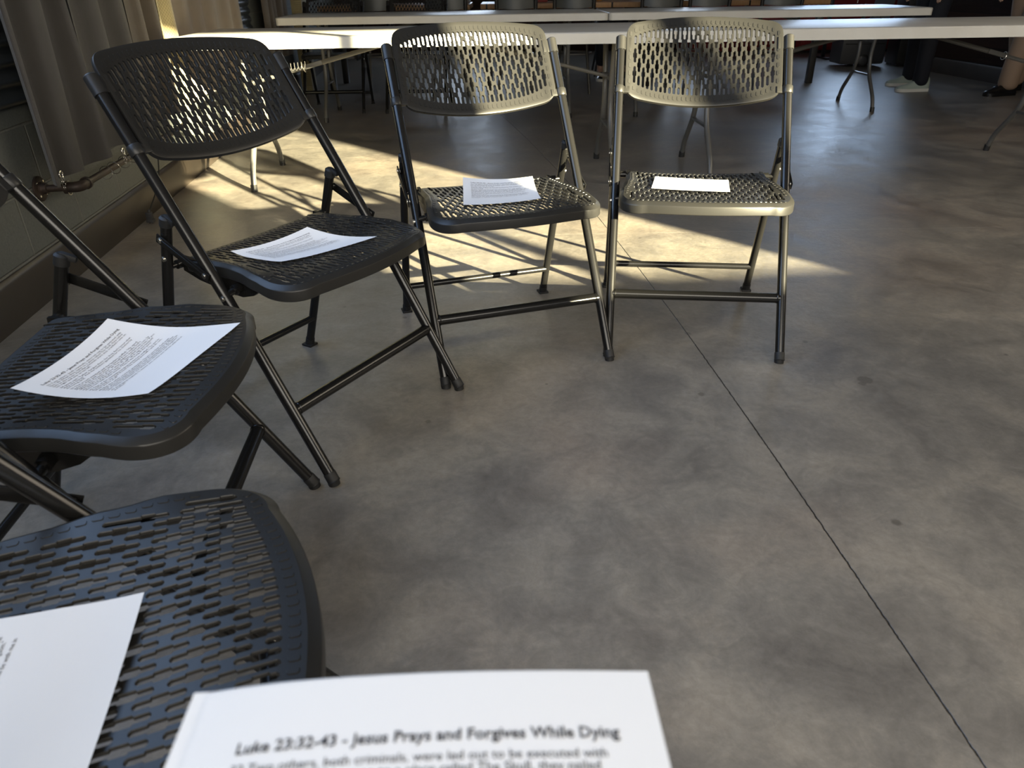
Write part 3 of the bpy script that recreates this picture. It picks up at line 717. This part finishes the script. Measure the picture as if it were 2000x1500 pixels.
# layout on a 216 x 279 mm sheet, origin top left, y down
TV, TF = [], []
def add_text(s, x, y, width=None, scale=None, off=0):
    v, f, k = text_mesh(s, width, off)
    if width is None: v = [(a*scale, b_*scale) for a, b_ in v]
    s0 = len(TV); TV.extend((x+a, y-b_) for a, b_ in v); TF.extend(tuple(i+s0 for i in q) for q in f); return k
add_text(TITLE, .024, .036, width=.172, off=.018)
kb = None; yy = .0455
for ln in BODY:
    if ln.strip() == '': yy += .0030; continue
    if kb is None: kb = add_text(ln, .024, yy, width=.165)
    else: add_text(ln, .024, yy, scale=kb)
    yy += .0057
PW, PH = .2159, .2794
def sheet(name, f, label, group, text=True, n=26, thick=.00012, parent=None):
    """f(u,v)->(point) for u in 0..PW, v in 0..PH (from the top edge); upper side is the printed one"""
    bm = bmesh.new(); g = []
    for k in (0, 1):
        G = [[bm.verts.new(f(PW*i/n, PH*j/n)-Vector((0, 0, thick*k))) for i in range(n+1)] for j in range(n+1)]
        for j in range(n):
            for i in range(n): bm.faces.new((G[j][i], G[j+1][i], G[j+1][i+1], G[j][i+1]))
        g.append(G)
    a, b_ = g
    for i in range(n):
        for j in (0, n): bm.faces.new((a[j][i], b_[j][i], b_[j][i+1], a[j][i+1])); bm.faces.new((a[i][j], b_[i][j], b_[i+1][j], a[i+1][j]))
    o = tag(obj(name, bm, M['paper'], sharp=60), label, 'paper', group)
    if text:
        me = bpy.data.meshes.new('printed_text'); vs_ = []
        for (u, v) in TV: p = f(u, v); vs_.append(p+Vector((0, 0, .00035)))
        me.from_pydata(vs_, [], TF); t = link('printed_text', me, M['ink'], o, sharp=0)
    return o
def seat_paper(ci, corners, label, sag=0.0, lift=.0022):
    """corners: [(px,py,z)] top-left, top-right, bottom-right, bottom-left of the printed page"""
    x, y, a = (POSES+[CA])[ci]; W = [un(*c) for c in corners]; ca, sa = cos(a), sin(a)
    def f(u, v):
        s, t = u/PW, v/PH
        p = W[0]*(1-s)*(1-t)+W[1]*s*(1-t)+W[2]*s*t+W[3]*(1-s)*t
        p = p-Vector((0, 0, sag*(4*t*(1-t))*.6+sag*4*s*(1-s)*.5))
        dx, dy = p.x-x, p.y-y; lx, ly = dx*ca+dy*sa, -dx*sa+dy*ca
        z = seat_z(max(-.22, min(.22, lx)), max(.03, min(.41, ly)))+lift
        k = .004; q = (p.z-z)/k
        zz = z+k*(q if q > 20 else math.log(1+math.exp(q)))
        return Vector((p.x, p.y, zz))
    return sheet('printed_paper', f, label, 'printed papers on the chair seats')
seat_paper(3, [(20, 758, .478), (210, 622, .480), (470, 632, .452), (290, 770, .452)], 'white printed sheet lying askew on the seat of the chair at the left edge', .020)
seat_paper(0, [(450, 490, .462), (600, 443, .470), (737, 463, .452), (550, 513, .448)], 'white printed sheet, bluish in shade, on the seat of the dark third chair', .016)
seat_paper(1, [(904, 346, .475), (1040, 344, .478), (1057, 388, .452), (905, 402, .448)], 'white printed sheet crossed by a sun and shade edge on the middle chair seat', .014)
seat_paper(2, [(1280, 345, .452), (1423, 352, .452), (1426, 376, .450), (1272, 369, .450)], 'white printed sheet fully in warm sun on the rightmost chair seat', .002)
# sheet on the nearest seat: placed by its visible corner and edges
e1 = un(278, 1147, .458); e2 = un(160, 1500, .462); dv = (e2-e1).normalized()
ev = un(0, 1198, .470); eh = (e1-ev).normalized(); eh = (eh-dv*eh.dot(dv)).normalized(); tl = e1-eh*PH
# reading direction runs up along the right-hand edge; the page top is to the left
def fA(u, v):
    p = e1+dv*(PW-u)-eh*(PH-v); a = CA[2]; dx, dy = p.x-CA[0], p.y-CA[1]; lx, ly = dx*cos(a)+dy*sin(a), -dx*sin(a)+dy*cos(a)
    z = seat_z(max(-.22, min(.22, lx)), max(.03, min(.41, ly)))+.003+.006*(v/PH)**2; return Vector((p.x, p.y, z))
sheet('printed_paper', fA, 'white printed sheet on the nearest seat, cut off by the bottom left corner', 'printed papers on the chair seats')
# the stack held in front of the camera
GS = 'sheets in the stack at the bottom edge'
A0 = un(408, 1355, .6665); A1 = un(1267, 1311, .6695); sx_ = (A1-A0).normalized(); sy_ = Vector((sx_.y, -sx_.x, 0))
def stack_f(dx, dy, rot, dz, k=0):
    c, s = cos(rot), sin(rot); U_ = sx_*c+sy_*s; V_ = sy_*c-sx_*s
    def f(u, v):
        q = sx_*dx+sy_*dy+U_*u+V_*v; p = A0+q; t = max(0, min(1, q.dot(sx_)/PW))
        return p+Vector((0, 0, dz+.0052*sin(pi*t)-.003*max(0, 1-t*4)**2+.003*(1-t)))
    return f
slabs = ['top white printed sheet of the stack at the bottom edge, headed in bold',
         'white sheet just under the top one, showing at the upper right corner', 'white sheet of the stack peeking out lowest at its left edge',
         'white sheet in the stack peeking out along its left edge under the top sheet']
sheet('printed_paper', stack_f(0, 0, 0, 0), slabs[0], GS, True)
sheet('printed_paper', stack_f(-.0078, -.0016, .004, -.0009, -1), slabs[1], GS, False)
sheet('printed_paper', stack_f(-.0062, .0040, -.004, -.0030, 1), slabs[2], GS, False)
sheet('printed_paper', stack_f(-.0035, .0058, .006, -.0019, 0), slabs[3], GS, False)

# ------------------------------------------------------------------ white folding tables
def make_table():
    root = empty('folding_table'); L, D = 2.425, .76; bm = bmesh.new()
    prof = [(0.0, .690), (.000, .735), (.004, .7395), (.012, .742)]
    def loop(ins, z, r=.03):
        pts = []
        for cx, cy, a0 in ((L-r, r, -pi/2), (L-r, D-r, 0), (r, D-r, pi/2), (r, r, pi)):
            for k in range(6): a = a0+pi/2*k/5; pts.append((cx+(r-ins)*cos(a), cy+(r-ins)*sin(a), z))
        return [bm.verts.new(p) for p in pts]
    rings = [loop(i, z) for i, z in ((.008, .700), (.006, .690), (.0, .690), (0, .735), (.004, .7400), (.014, .7425))]
    for a, b_ in zip(rings, rings[1:]):
        for k in range(24): bm.faces.new((a[k], a[(k+1) % 24], b_[(k+1) % 24], b_[k]))
    bm.faces.new(rings[-1]); bm.faces.new(rings[0][::-1]); obj('tabletop', bm, M['table'], root)
    for end, xl, sg_ in (('a', .26, 1), ('b', L-.26, -1)):
        cy = .40
        for s in (-1, 1):
            bm = bmesh.new(); path = smooth_path([(xl, cy+s*.155, .69), (xl, cy+s*.10, .40), (xl, cy+s*.13, .27), (xl, cy+s*.28, .10), (xl, cy+s*.31, .02)], .10, 7)
            tube(bm, path, .0145, 14); lg = obj('leg', bm, M['tleg'], root)
            bm = bmesh.new(); cyl(bm, (xl, cy+s*.313, 0), (xl, cy+s*.3085, .035), .0175, 14); obj('foot_cap', bm, M['tdark'], lg)
        bm = bmesh.new(); box(bm, (xl, cy, .255), (.022, .27, .014), None, .003); obj('crossbar', bm, M['tleg'], root)
        bm = bmesh.new(); box(bm, (xl, cy, .50), (.024, .23, .022), None, .003)
        tube(bm, [(xl, cy-.02, .50), (xl+sg_*.30, cy-.02, .575)], .010, 10); box(bm, (xl+sg_*.33, cy-.02, .583), (.11, .030, .022), Matrix.Rotation(-sg_*.245, 3, 'Y'), .003)
        tube(bm, [(xl+sg_*.36, cy-.02, .59), (xl+sg_*.78, cy-.02, .693)], .012, 10)
        br = obj('brace', bm, M['tleg'], root)
        bm = bmesh.new(); torus(bm, (xl+sg_*.285, cy-.02, .570), .020, .0025, (1, 0, .3*sg_), 18, 6); obj('locking_ring', bm, M['ring'], br)
    return root
tb = make_table()
GT = 'white folding tables end to end'
def pt(x, y, a, d): return (x+cos(a)*d, y+sin(a)*d, 0)
for i, (p, a, lab) in enumerate((((-1.606, 3.749), .031, 'white folding table nearest the ring of chairs, left one, its end in yellow sun'),
                                ((pt(-1.606, 3.749, .031, 2.43))[:2], .031, 'white folding table of the near row, right one, running out of the frame'),
                                ((-1.677, 5.844), .035, 'white folding table of the far row, left one'),
                                ((pt(-1.677, 5.844, .035, 2.43))[:2], .035, 'white folding table of the far row, right one, with its right end free'))):
    t = tb if i == 0 else copy_tree(tb); t.location = (p[0], p[1], 0); t.rotation_euler = (0, 0, a); tag(t, lab, 'table', GT)
# coiled wire hanging under the near table
bm = bmesh.new(); c0 = un(575, 133, .60)
pts = [c0+Vector((-.055+.11*i/110+.0*i, .0, 0))+Vector((0, .015*cos(i*.36), .017*sin(i*.36)+.012*i/110)) for i in range(111)]
tube(bm, pts, .0011, 6); tag(obj('coiled_wire', bm, M['tleg']), 'thin springy coil of wire hanging under the near white table', 'wire coil')

# ------------------------------------------------------------------ beyond the tables: wooden tables, cafe chairs
def wood_table(x0, x1, y0, label):
    t = empty('wooden_table', ((x0+x1)/2, y0, 0), label=label, cat='table', group='wooden dining tables at the back'); W = x1-x0
    bm = bmesh.new(); box(bm, (0, .38, .735), (W, .76, .045), None, .004); obj('tabletop', bm, M['woodtop'], t)
    for sx in (-1, 1):
        for y in (.06, .70): bm = bmesh.new(); box(bm, (sx*(W/2-.06), y, .356), (.06, .06, .712), None, .004); obj('leg', bm, M['cblack'], t)
wood_table(-1.80, -.35, 7.72, 'honey brown wooden table at the back, left, behind the perforated chairs')
wood_table(-.25, 1.45, 7.78, 'honey brown wooden table at the back, middle one')
wood_table(1.55, 3.12, 7.84, 'honey brown wooden table at the back, right, its end before the red cabinet')
def cafe_chair():
    r = empty('cafe_chair')
    bm = bmesh.new(); lathe(bm, [(.165, .452), (.172, .458), (.172, .466), (.16, .472)], (0, 0, 0), 28); s = obj('seat', bm, M['cblack'], r)
    bm = bmesh.new(); torus(bm, (0, 0, .457), .174, .009, (0, 0, 1), 32, 8); obj('seat_trim', bm, M['metal'], s)
    bm = bmesh.new(); torus(bm, (0, 0, .345), .172, .008, (0, 0, 1), 32, 8); obj('ring_stretcher', bm, M['metal'], r)
    for sx in (-1, 1):
        for sy in (-1, 1):
            bm = bmesh.new(); tube(bm, smooth_path([(sx*.125, sy*.125, .455), (sx*.13, sy*.13, .34), (sx*.165, sy*.18, .0)], .06, 5), .0125, 10); obj('leg', bm, M['cleg'] if sy > 0 else M['cblack'], r)
        bm = bmesh.new(); tube(bm, smooth_path([(sx*.15, -.12, .46), (sx*.170, -.18, .60), (sx*.182, -.215, .95)], .08, 5), .017, 12); obj('back_post', bm, M['cblack'], r)
    bm = bmesh.new(); G = []
    for k in (0, .008):
        g = [[bm.verts.new((.165*(i/8-1), -.185-.035*(1-(i/8-1)**2)-k, .735+.010*(1-(i/8-1)**2)*(-1 if j == 0 else 1)+.20*j/4)) for i in range(17)] for j in range(5)]; G.append(g)
        for j in range(4):
            for i in range(16): bm.faces.new((g[j][i], g[j][i+1], g[j+1][i+1], g[j+1][i]))
    for i in range(16):
        for j in (0, 4): bm.faces.new((G[0][j][i], G[0][j][i+1], G[1][j][i+1], G[1][j][i]))
    for j in range(4):
        for i in (0, 16): bm.faces.new((G[0][j][i], G[0][j+1][i], G[1][j+1][i], G[1][j][i]))
    obj('backrest', bm, M['cgrey'], r); return r
cc = cafe_chair()
labs = ['slate backed cafe chair between the two perforated folding chairs at the back', 'slate backed cafe chair just right of the perforated folding chairs',
        'slate backed cafe chair left of the near-row chair gap, second right of the folding chairs', 'slate backed cafe chair with round silver seat ring seen under the tables',
        'slate backed cafe chair next to the seated person in grey', 'slate backed cafe chair over the patterned cloth, right of the grey shirted person', 'slate backed cafe chair at the right end of the wooden tables']
for i, (px, yc) in enumerate(((737, 7.52), (885, 7.48), (1017, 7.48), (1137, 7.50), (1304, 7.50), (1400, 7.50), (1549, 7.55))):
    c = cc if i == 0 else copy_tree(cc); x = (px-1000)*.00457+.0; c.location = (x, yc, 0); c.rotation_euler = (0, 0, random.uniform(-.12, .12)); tag(c, labs[i], 'chair', 'cafe chairs at the wooden tables')
# small things on the wooden tables
def lathed(name, prof, loc, m_, label, cat):
    bm = bmesh.new(); lathe(bm, prof, (0, 0, 0), 24); o = obj(name, bm, M[m_]); o.location = loc; return tag(o, label, cat)
ZT = .7578
lathed('metal_pail', [(.075, 0), (.080, .004), (.095, .15), (.10, .155), (.094, .155), (.08, .012)], (-.23+.02, 8.2, ZT-.0) if False else (-.44, 8.15, ZT), 'metal', 'dull silver metal pail on the wooden table left of centre', 'pail')
lathed('glass_jar', [(.035, 0), (.04, .01), (.04, .11), (.03, .13), (.03, .15)], (.92, 8.2, ZT), 'glassware', 'amber jar on the middle wooden table', 'jar')
lathed('candle', [(.022, 0), (.022, .13), (.02, .133)], (.86, 8.05, ZT), 'cup', 'white pillar candle on the middle wooden table near the grey shirted person', 'candle')
lathed('cup', [(.03, 0), (.034, .004), (.044, .09), (.041, .09), (.03, .008)], (2.22, 8.22, ZT), 'cup', 'white cup on the right wooden table', 'cup')
lathed('saucer', [(.04, 0), (.075, .012), (.078, .015), (.04, .008)], (2.38, 8.15, ZT), 'red', 'red saucer beside the white cup', 'saucer')
bm = bmesh.new(); box(bm, (0, 0, .02), (.17, .23, .038), None, .003); o = obj('book', bm, M['red']); o.location = (.30, 8.2, ZT); o.rotation_euler = (0, 0, .2); tag(o, 'closed dark red book lying on the middle wooden table', 'book')
def check_mat():
    mt = bpy.data.materials.new('black_white_print'); mt.use_nodes = True; N = NT(mt); b = mt.node_tree.nodes['Principled BSDF']; tc = N.n('ShaderNodeTexCoord')
    mt.node_tree.links.new(N.ramp(N.noise(tc.outputs['Object'], 45, 2), [(.47, (.01, .01, .012)), (.53, (.5, .5, .5))]), b.inputs['Base Color']); b.inputs['Roughness'].default_value = .9; return mt
bm = bmesh.new(); box(bm, (0, 0, .075), (.42, .22, .15), None, .05)
for v in bm.verts: v.co += Vector((.02*sin(v.co.z*40), .015*sin(v.co.x*30), .01*sin(v.co.x*22)))
bmesh.ops.subdivide_edges(bm, edges=bm.edges[:], cuts=1, use_grid_fill=True)
o = obj('patterned_cloth', bm, check_mat(), sharp=80); o.location = (1.87, 8.10, ZT+.012); tag(o, 'bundled black and white patterned cloth on the right wooden table', 'cloth')
# red cabinet against the far wall
t = empty('cabinet', (4.05, 11.3, 0), label='long dark red cabinet against the far wall, under the window', cat='cabinet')
bm = bmesh.new(); box(bm, (0, 0, .47), (3.2, .5, .86), None, .006); obj('body', bm, M['red'], t)
bm = bmesh.new(); box(bm, (0, -.01, .915), (3.26, .54, .03), None, .004); obj('countertop', bm, M['base'], t)
bm = bmesh.new(); box(bm, (0, .03, .03), (3.1, .42, .06)); obj('plinth', bm, M['base'], t)
for k in range(4):
    bm = bmesh.new(); box(bm, (-1.2+.8*k, -.259, .47), (.76, .016, .78), None, .004); dr = obj('door', bm, M['red'], t)
    bm = bmesh.new(); cyl(bm, (-1.2+.8*k+.3, -.285, .62), (-1.2+.8*k+.3, -.285, .74), .006, 8); obj('handle', bm, M['metal'], dr)
# red half-height screen behind the right wooden table
t = empty('folding_screen', (3.28, 10.3, 0), label='dark red panel standing behind the right end of the wooden tables', cat='screen')
bm = bmesh.new(); box(bm, (.30, 0, .98), (1.15, .04, .60), None, .005); obj('panel', bm, M['red'], t)
for s in (-.24, .84): bm = bmesh.new(); box(bm, (s, 0, .34), (.04, .04, .68), None, .004); box(bm, (s, 0, .012), (.05, .36, .024), None, .004); obj('foot', bm, M['cblack'], t)

# wheeled case and black speaker
def wheeled_case():
    p = un(1680, 131, 0); t = empty('wheeled_case', (p.x, p.y, 0), label='charcoal wheeled case with leaning slate upright, seen under the right white tables', cat='case')
    bm = bmesh.new(); box(bm, (0, .16, .185), (.52, .34, .31), None, .03); b_ = obj('body', bm, M['case'], t)
    bm = bmesh.new(); box(bm, (0, -.012, .25), (.46, .006, .010)); obj('groove', bm, M['cblack'], b_)
    for s in (.0,):
        for y in (-.012, .33):
            bm = bmesh.new(); q = Vector((0, 0, 1)).rotation_difference(Vector((0, 1, 0))).to_matrix().to_4x4(); lathe(bm, [(.060, 0), (.070, .006), (.070, .026), (.060, .032)], (s, y-.034, .070), 24, q); wh = obj('wheel', bm, M['cblack'], t)
            bm = bmesh.new(); lathe(bm, [(.040, 0), (.046, .002), (.040, .005)], (s, y-.038, .070), 20, q); obj('hub', bm, M['case'], wh)
    bm = bmesh.new(); box(bm, (.22, .20, .66), (.20, .10, .80), Matrix.Rotation(.12, 3, 'Y'), .02); obj('upright', bm, M['slate'], t)
wheeled_case()
bm = bmesh.new(); box(bm, (0, 0, .42), (.34, .30, .80), None, .015); box(bm, (0, 0, .01), (.30, .26, .02)); p = un(1745, 128, 0); o = obj('loudspeaker', bm, M['cblack']); o.location = (p.x+.14, p.y+.05, 0)
tag(o, 'tall black box behind the pale sneakers and wheeled case', 'box')

# ------------------------------------------------------------------ people
def skin_mesh(name, nodes, edges, material, parent, sub=2, rootn=0):
    me = bpy.data.meshes.new(name); me.from_pydata([n[0] for n in nodes], edges, []); o = bpy.data.objects.new(name, me); COL.objects.link(o)
    sk = o.modifiers.new('s', 'SKIN'); sb = o.modifiers.new('u', 'SUBSURF'); sb.levels = sub; sb.render_levels = sub
    for i, n in enumerate(nodes):
        v = me.skin_vertices[0].data[i]; r = n[1]; v.radius = (r, r) if isinstance(r, (int, float)) else r; v.use_root = (i == rootn)
    bpy.context.view_layer.update(); me2 = bpy.data.meshes.new_from_object(o.evaluated_get(bpy.context.evaluated_depsgraph_get()))
    bpy.data.objects.remove(o); bpy.data.meshes.remove(me); me2.materials.clear(); return link(name, me2, material, parent, sharp=0)
def shoe(parent, loc, ang, m_up, m_sole, L=.285, sneaker=True):
    """toe points along local +x"""
    Rz = Matrix.Rotation(ang, 3, 'Z'); bm = bmesh.new(); secs = []
    data = [(-.088, .022, .112), (-.078, .034, .124), (-.04, .040, .112), (.02, .042, .106), (.07, .046, .088), (.12, .052, .064), (.16, .051, .056), (.19, .042, .048), (.207, .024, .036)]
    for x, w_, h in data:
        x *= L/.285; ring = []
        for k in range(14):
            a = 2*pi*k/14; yy_ = w_*cos(a); zz = .024+(h-.024)*max(0, sin(a))**.8 if sin(a) > 0 else .024+.004*sin(a); ring.append(bm.verts.new(Vector(loc)+Rz @ Vector((x, yy_*(1-.25*max(0, sin(a))), zz))))
        secs.append(ring)
    for a, b_ in zip(secs, secs[1:]):
        for k in range(14): bm.faces.new((a[k], a[(k+1) % 14], b_[(k+1) % 14], b_[k]))
    bm.faces.new(secs[0][::-1]); bm.faces.new(secs[-1]); o = obj('shoe', bm, m_up, parent, sharp=60)
    bm = bmesh.new(); A, B = [], []
    out = [(x*L/.285, w_+.003) for x, w_, h in data]; lp = [(-.088, 0)]+[(x, -w_) for x, w_ in out]+[(.212*L/.285, 0)]+[(x, w_) for x, w_ in out[::-1]]
    for x, y in lp: A.append(bm.verts.new(Vector(loc)+Rz @ Vector((x, y, .0)))); B.append(bm.verts.new(Vector(loc)+Rz @ Vector((x, y, .026))))
    n = len(lp)
    for i in range(n): bm.faces.new((A[i], A[(i+1) % n], B[(i+1) % n], B[i]))
    bm.faces.new(A[::-1]); bm.faces.new(B); obj('sole', bm, m_sole, o)
    if sneaker:
        bm = bmesh.new()
        for k in range(4): x = .035+.022*k; tube(bm, [Vector(loc)+Rz @ Vector((x, y, .078-.010*k-.10*abs(y)+.004)) for y in (-.02, 0, .02)], .0028, 6)
        torus(bm, Vector(loc)+Rz @ Vector((.025, .012, .092)), .013, .0022, Rz @ Vector((1, 1, .3)), 12, 5); torus(bm, Vector(loc)+Rz @ Vector((.025, -.012, .092)), .013, .0022, Rz @ Vector((1, -1, .3)), 12, 5)
        obj('laces', bm, M['sole'], o)
    return o
def hand_nodes(nodes, edges, wi, d, side):
    """palm and five fingers growing from wrist node wi along direction d"""
    w_ = nodes[wi][0]; d = Vector(d).normalized(); sd_ = d.cross(Vector((0, 0, 1))).normalized() if abs(d.z) < .9 else Vector((0, 1, 0)); pl = len(nodes)
    nodes.append((tuple(Vector(w_)+d*.05), (.034, .016))); edges.append((wi, pl))
    for k, ln in enumerate((.068, .076, .070, .054)):
        b0 = Vector(w_)+d*.085+sd_*(k-1.5)*.019*side; i = len(nodes); nodes.append((tuple(b0), .0095)); nodes.append((tuple(b0+d*ln*.55+Vector((0, 0, -.006))), .0085)); nodes.append((tuple(b0+d*ln+Vector((0, 0, -.018))), .007)); edges += [(pl, i), (i, i+1), (i+1, i+2)]
    b0 = Vector(w_)+d*.035-sd_*.034*side; i = len(nodes); nodes.append((tuple(b0), .011)); nodes.append((tuple(b0+d*.035-sd_*.016*side), .0095)); nodes.append((tuple(b0+d*.06-sd_*.018*side), .008)); edges += [(wi, i), (i, i+1), (i+1, i+2)]
def head_parts(parent, c, face, hairm, long=False):
    """hair cap over the head; eyes"""
    f = Vector((cos(face), sin(face), 0)); r_ = Vector((-f.y, f.x, 0)); bm = bmesh.new()
    bmesh.ops.create_uvsphere(bm, u_segments=20, v_segments=12, radius=1)
    for v in bm.verts: p = v.co.copy(); v.co = Vector(c)+f*(p.x*.098-.018)+r_*p.y*.084+Vector((0, 0, p.z*.100+.040))
    bmesh.ops.delete(bm, geom=[v for v in bm.verts if v.co.z < c[2]+(-.06 if long else .0) or ((v.co-Vector(c)).dot(f) > .045 and v.co.z < c[2]+.085)], context='VERTS'); obj('hair', bm, hairm, parent, sharp=0)
    bm = bmesh.new()
    for s in (-1, 1): bmesh.ops.create_icosphere(bm, subdivisions=2, radius=.010, matrix=Matrix.Translation(Vector(c)+f*.080+r_*s*.031+Vector((0, 0, .012))))
    obj('eyes', bm, M['cblack'], parent)
def standing(name_label, loc, face, top_m, leg_m, feet, hemz, thick=1.0):
    """feet: two (x,y) offsets (world frame, relative) ; face: heading"""
    root = empty('person', loc, label=name_label, cat='person'); f = Vector((cos(face), sin(face), 0)); r_ = Vector((-f.y, f.x, 0))
    V = lambda a, b_, z: tuple(f*a+r_*b_+Vector((0, 0, z)))
    nodes = [(V(0, 0, .95), (.13, .10)), (V(0, 0, 1.12), (.12, .09)), (V(-.01, 0, 1.32), (.15, .10)), (V(0, 0, 1.45), (.09, .07)), (V(.01, 0, 1.52), .055), (V(.02, 0, 1.60), (.075, .085)), (V(.02, 0, 1.70), (.078, .09)), (V(.01, 0, 1.77), (.05, .06)), (V(.105, 0, 1.64), .016)]
    edges = [(0, 1), (1, 2), (2, 3), (3, 4), (4, 5), (5, 6), (6, 7), (5, 8)]
    for s in (-1, 1):
        i = len(nodes); nodes += [(V(0, s*.19, 1.42), .055), (V(-.02, s*.24, 1.14), .043), (V(.08, s*.22, .90), .030)]; edges += [(3, i), (i, i+1), (i+1, i+2)]
        hand_nodes(nodes, edges, i+2, tuple(f*.35+Vector((0, 0, -1))), s)
        i = len(nodes); fx, fy = feet[0 if s < 0 else 1]; k = Vector((fx, fy, 0))
        nodes += [(tuple(r_*s*.09+Vector((0, 0, .88))), .085), (tuple(k*.55+r_*s*.045+f*.02+Vector((0, 0, .49))), .045), (tuple(k+Vector((0, 0, .10))), .030)]; edges += [(0, i), (i, i+1), (i+1, i+2)]
        j = len(nodes); nodes.append((tuple(k+f*.08+Vector((0, 0, .042))), .020)); edges.append((i+2, j))
    skin_mesh('body', nodes, edges, M['skin'], root)
    head_parts(root, V(.02, 0, 1.65), face, M['hair'])
    tn = [(V(0, 0, .98), (.15, .12))]; te = []
    for s in (-1, 1):
        fx, fy = feet[0 if s < 0 else 1]; k = Vector((fx, fy, 0)); i = len(tn)
        tn += [(tuple(r_*s*.095+Vector((0, 0, .86))), .108*thick), (tuple(k*.55+r_*s*.045+f*.02+Vector((0, 0, .49))), .082*thick), (tuple(k+Vector((0, 0, .22))), .072*thick), (tuple(k+Vector((0, 0, hemz))), .074*thick)]; te += [(0, i), (i, i+1), (i+1, i+2), (i+2, i+3)]
    skin_mesh('trousers', tn, te, leg_m, root)
    sn = [(V(0, 0, .98), (.16, .13)), (V(0, 0, 1.15), (.145, .115)), (V(-.01, 0, 1.34), (.175, .125)), (V(0, 0, 1.45), (.10, .085))]; se = [(0, 1), (1, 2), (2, 3)]
    for s in (-1, 1): i = len(sn); sn += [(V(0, s*.19, 1.42), .070), (V(-.02, s*.24, 1.14), .058), (V(.06, s*.225, .97), .046)]; se += [(2, i), (i, i+1), (i+1, i+2)]
    skin_mesh('shirt', sn, se, top_m, root); return root
# person with pale sneakers, facing left
pa = un(1792, 178, 0); pb = un(1772, 168, 0); c = (pa+pb)/2+Vector((.02, 0, 0))
r1 = standing('person in navy trousers and pale green sneakers standing beyond the far tables', (c.x, c.y, 0), pi+.12, M['shirtb'], M['navy'], [(pb.x-c.x+.02, pb.y-c.y+.05), (pa.x-c.x, pa.y-c.y)], .035, 1.0)
# which leg is nearer the camera does not matter for the trousers; shoes follow the feet
shoe(r1, (pa.x-c.x, pa.y-c.y, 0), pi+.05, M['sneak'], M['sole']); shoe(r1, (pb.x-c.x+.02, pb.y-c.y+.05, 0), pi+.02, M['sneak'], M['sole'])
pk = un(1962, 186, 0); pk2 = pk+Vector((.24, .30, 0)); c = (pk+pk2)/2
r2 = standing('person in khaki trousers and black shoes standing at the right edge', (c.x, c.y, 0), pi+.35, M['shirtw'], M['khaki'], [(pk2.x-c.x, pk2.y-c.y), (pk.x-c.x, pk.y-c.y)], .035, 1.18)
shoe(r2, (pk.x-c.x, pk.y-c.y, 0), pi+.25, M['shoe'], M['shoe'], .30, False); shoe(r2, (pk2.x-c.x, pk2.y-c.y, 0), pi+.35, M['shoe'], M['shoe'], .30, False)
# person in grey seated at the middle wooden table, facing the camera side, forearms on the table
def seated(loc, label):
    root = empty('person', loc, label=label, cat='person'); f = Vector((0, -1, 0)); r_ = Vector((1, 0, 0)); V = lambda a, b_, z: tuple(f*a+r_*b_+Vector((0, 0, z)))
    nodes = [(V(0, 0, .54), (.15, .11)), (V(.02, 0, .74), (.13, .10)), (V(.05, 0, .94), (.16, .11)), (V(.06, 0, 1.06), (.09, .07)), (V(.08, 0, 1.13), .055), (V(.10, 0, 1.21), (.075, .085)), (V(.10, 0, 1.31), (.078, .09)), (V(.09, 0, 1.38), (.05, .06)), (V(.185, 0, 1.25), .016)]
    edges = [(0, 1), (1, 2), (2, 3), (3, 4), (4, 5), (5, 6), (6, 7), (5, 8)]
    for s in (-1, 1):
        i = len(nodes); nodes += [(V(.05, s*.19, 1.03), .055), (V(.20, s*.25, .815), .044), (V(.42, s*.12, .805), .032)]; edges += [(3, i), (i, i+1), (i+1, i+2)]
        hand_nodes(nodes, edges, i+2, V(.20, -s*.10, -.02), s)
        i = len(nodes); nodes += [(V(.06, s*.10, .53), .085), (V(.43, s*.13, .52), .062), (V(.42, s*.13, .10), .040), (V(.50, s*.13, .045), .030)]; edges += [(0, i), (i, i+1), (i+1, i+2), (i+2, i+3)]
    skin_mesh('body', nodes, edges, M['skin'], root); head_parts(root, V(.10, 0, 1.26), -pi/2, M['hair'], True)
    sn = [(V(0, 0, .58), (.17, .13)), (V(.02, 0, .76), (.155, .12)), (V(.05, 0, .95), (.18, .13)), (V(.06, 0, 1.06), (.10, .085))]; se = [(0, 1), (1, 2), (2, 3)]
    for s in (-1, 1): i = len(sn); sn += [(V(.05, s*.19, 1.03), .070), (V(.20, s*.25, .825), .056), (V(.33, s*.18, .812), .048)]; se += [(2, i), (i, i+1), (i+1, i+2)]
    skin_mesh('shirt', sn, se, M['shirtg'], root)
    tn = [(V(0, 0, .53), (.16, .12))]; te = []
    for s in (-1, 1): i = len(tn); tn += [(V(.08, s*.10, .53), .105), (V(.44, s*.13, .53), .080), (V(.43, s*.13, .12), .062)]; te += [(0, i), (i, i+1), (i+1, i+2)]
    skin_mesh('trousers', tn, te, M['navy'], root)
    for s in (-1, 1): shoe(root, V(.42, s*.13, 0), -pi/2, M['shoe'], M['sole'], .27, False)
    # stool they sit on
    st = empty('stool', (loc[0], loc[1], 0), label='plain black stool under the grey shirted person', cat='stool')
    bm = bmesh.new(); lathe(bm, [(.17, .395), (.18, .40), (.18, .42), (.17, .425)], (0, 0, 0), 24); obj('seat', bm, M['cblack'], st)
    for sx in (-1, 1):
        for sy in (-1, 1): bm = bmesh.new(); tube(bm, [(sx*.10, sy*.10, .40), (sx*.16, sy*.16, 0)], .012, 10); obj('leg', bm, M['cblack'], st)
seated((1.13, 8.86, 0), 'person in a grey shirt seated behind the middle wooden table, forearms on it')
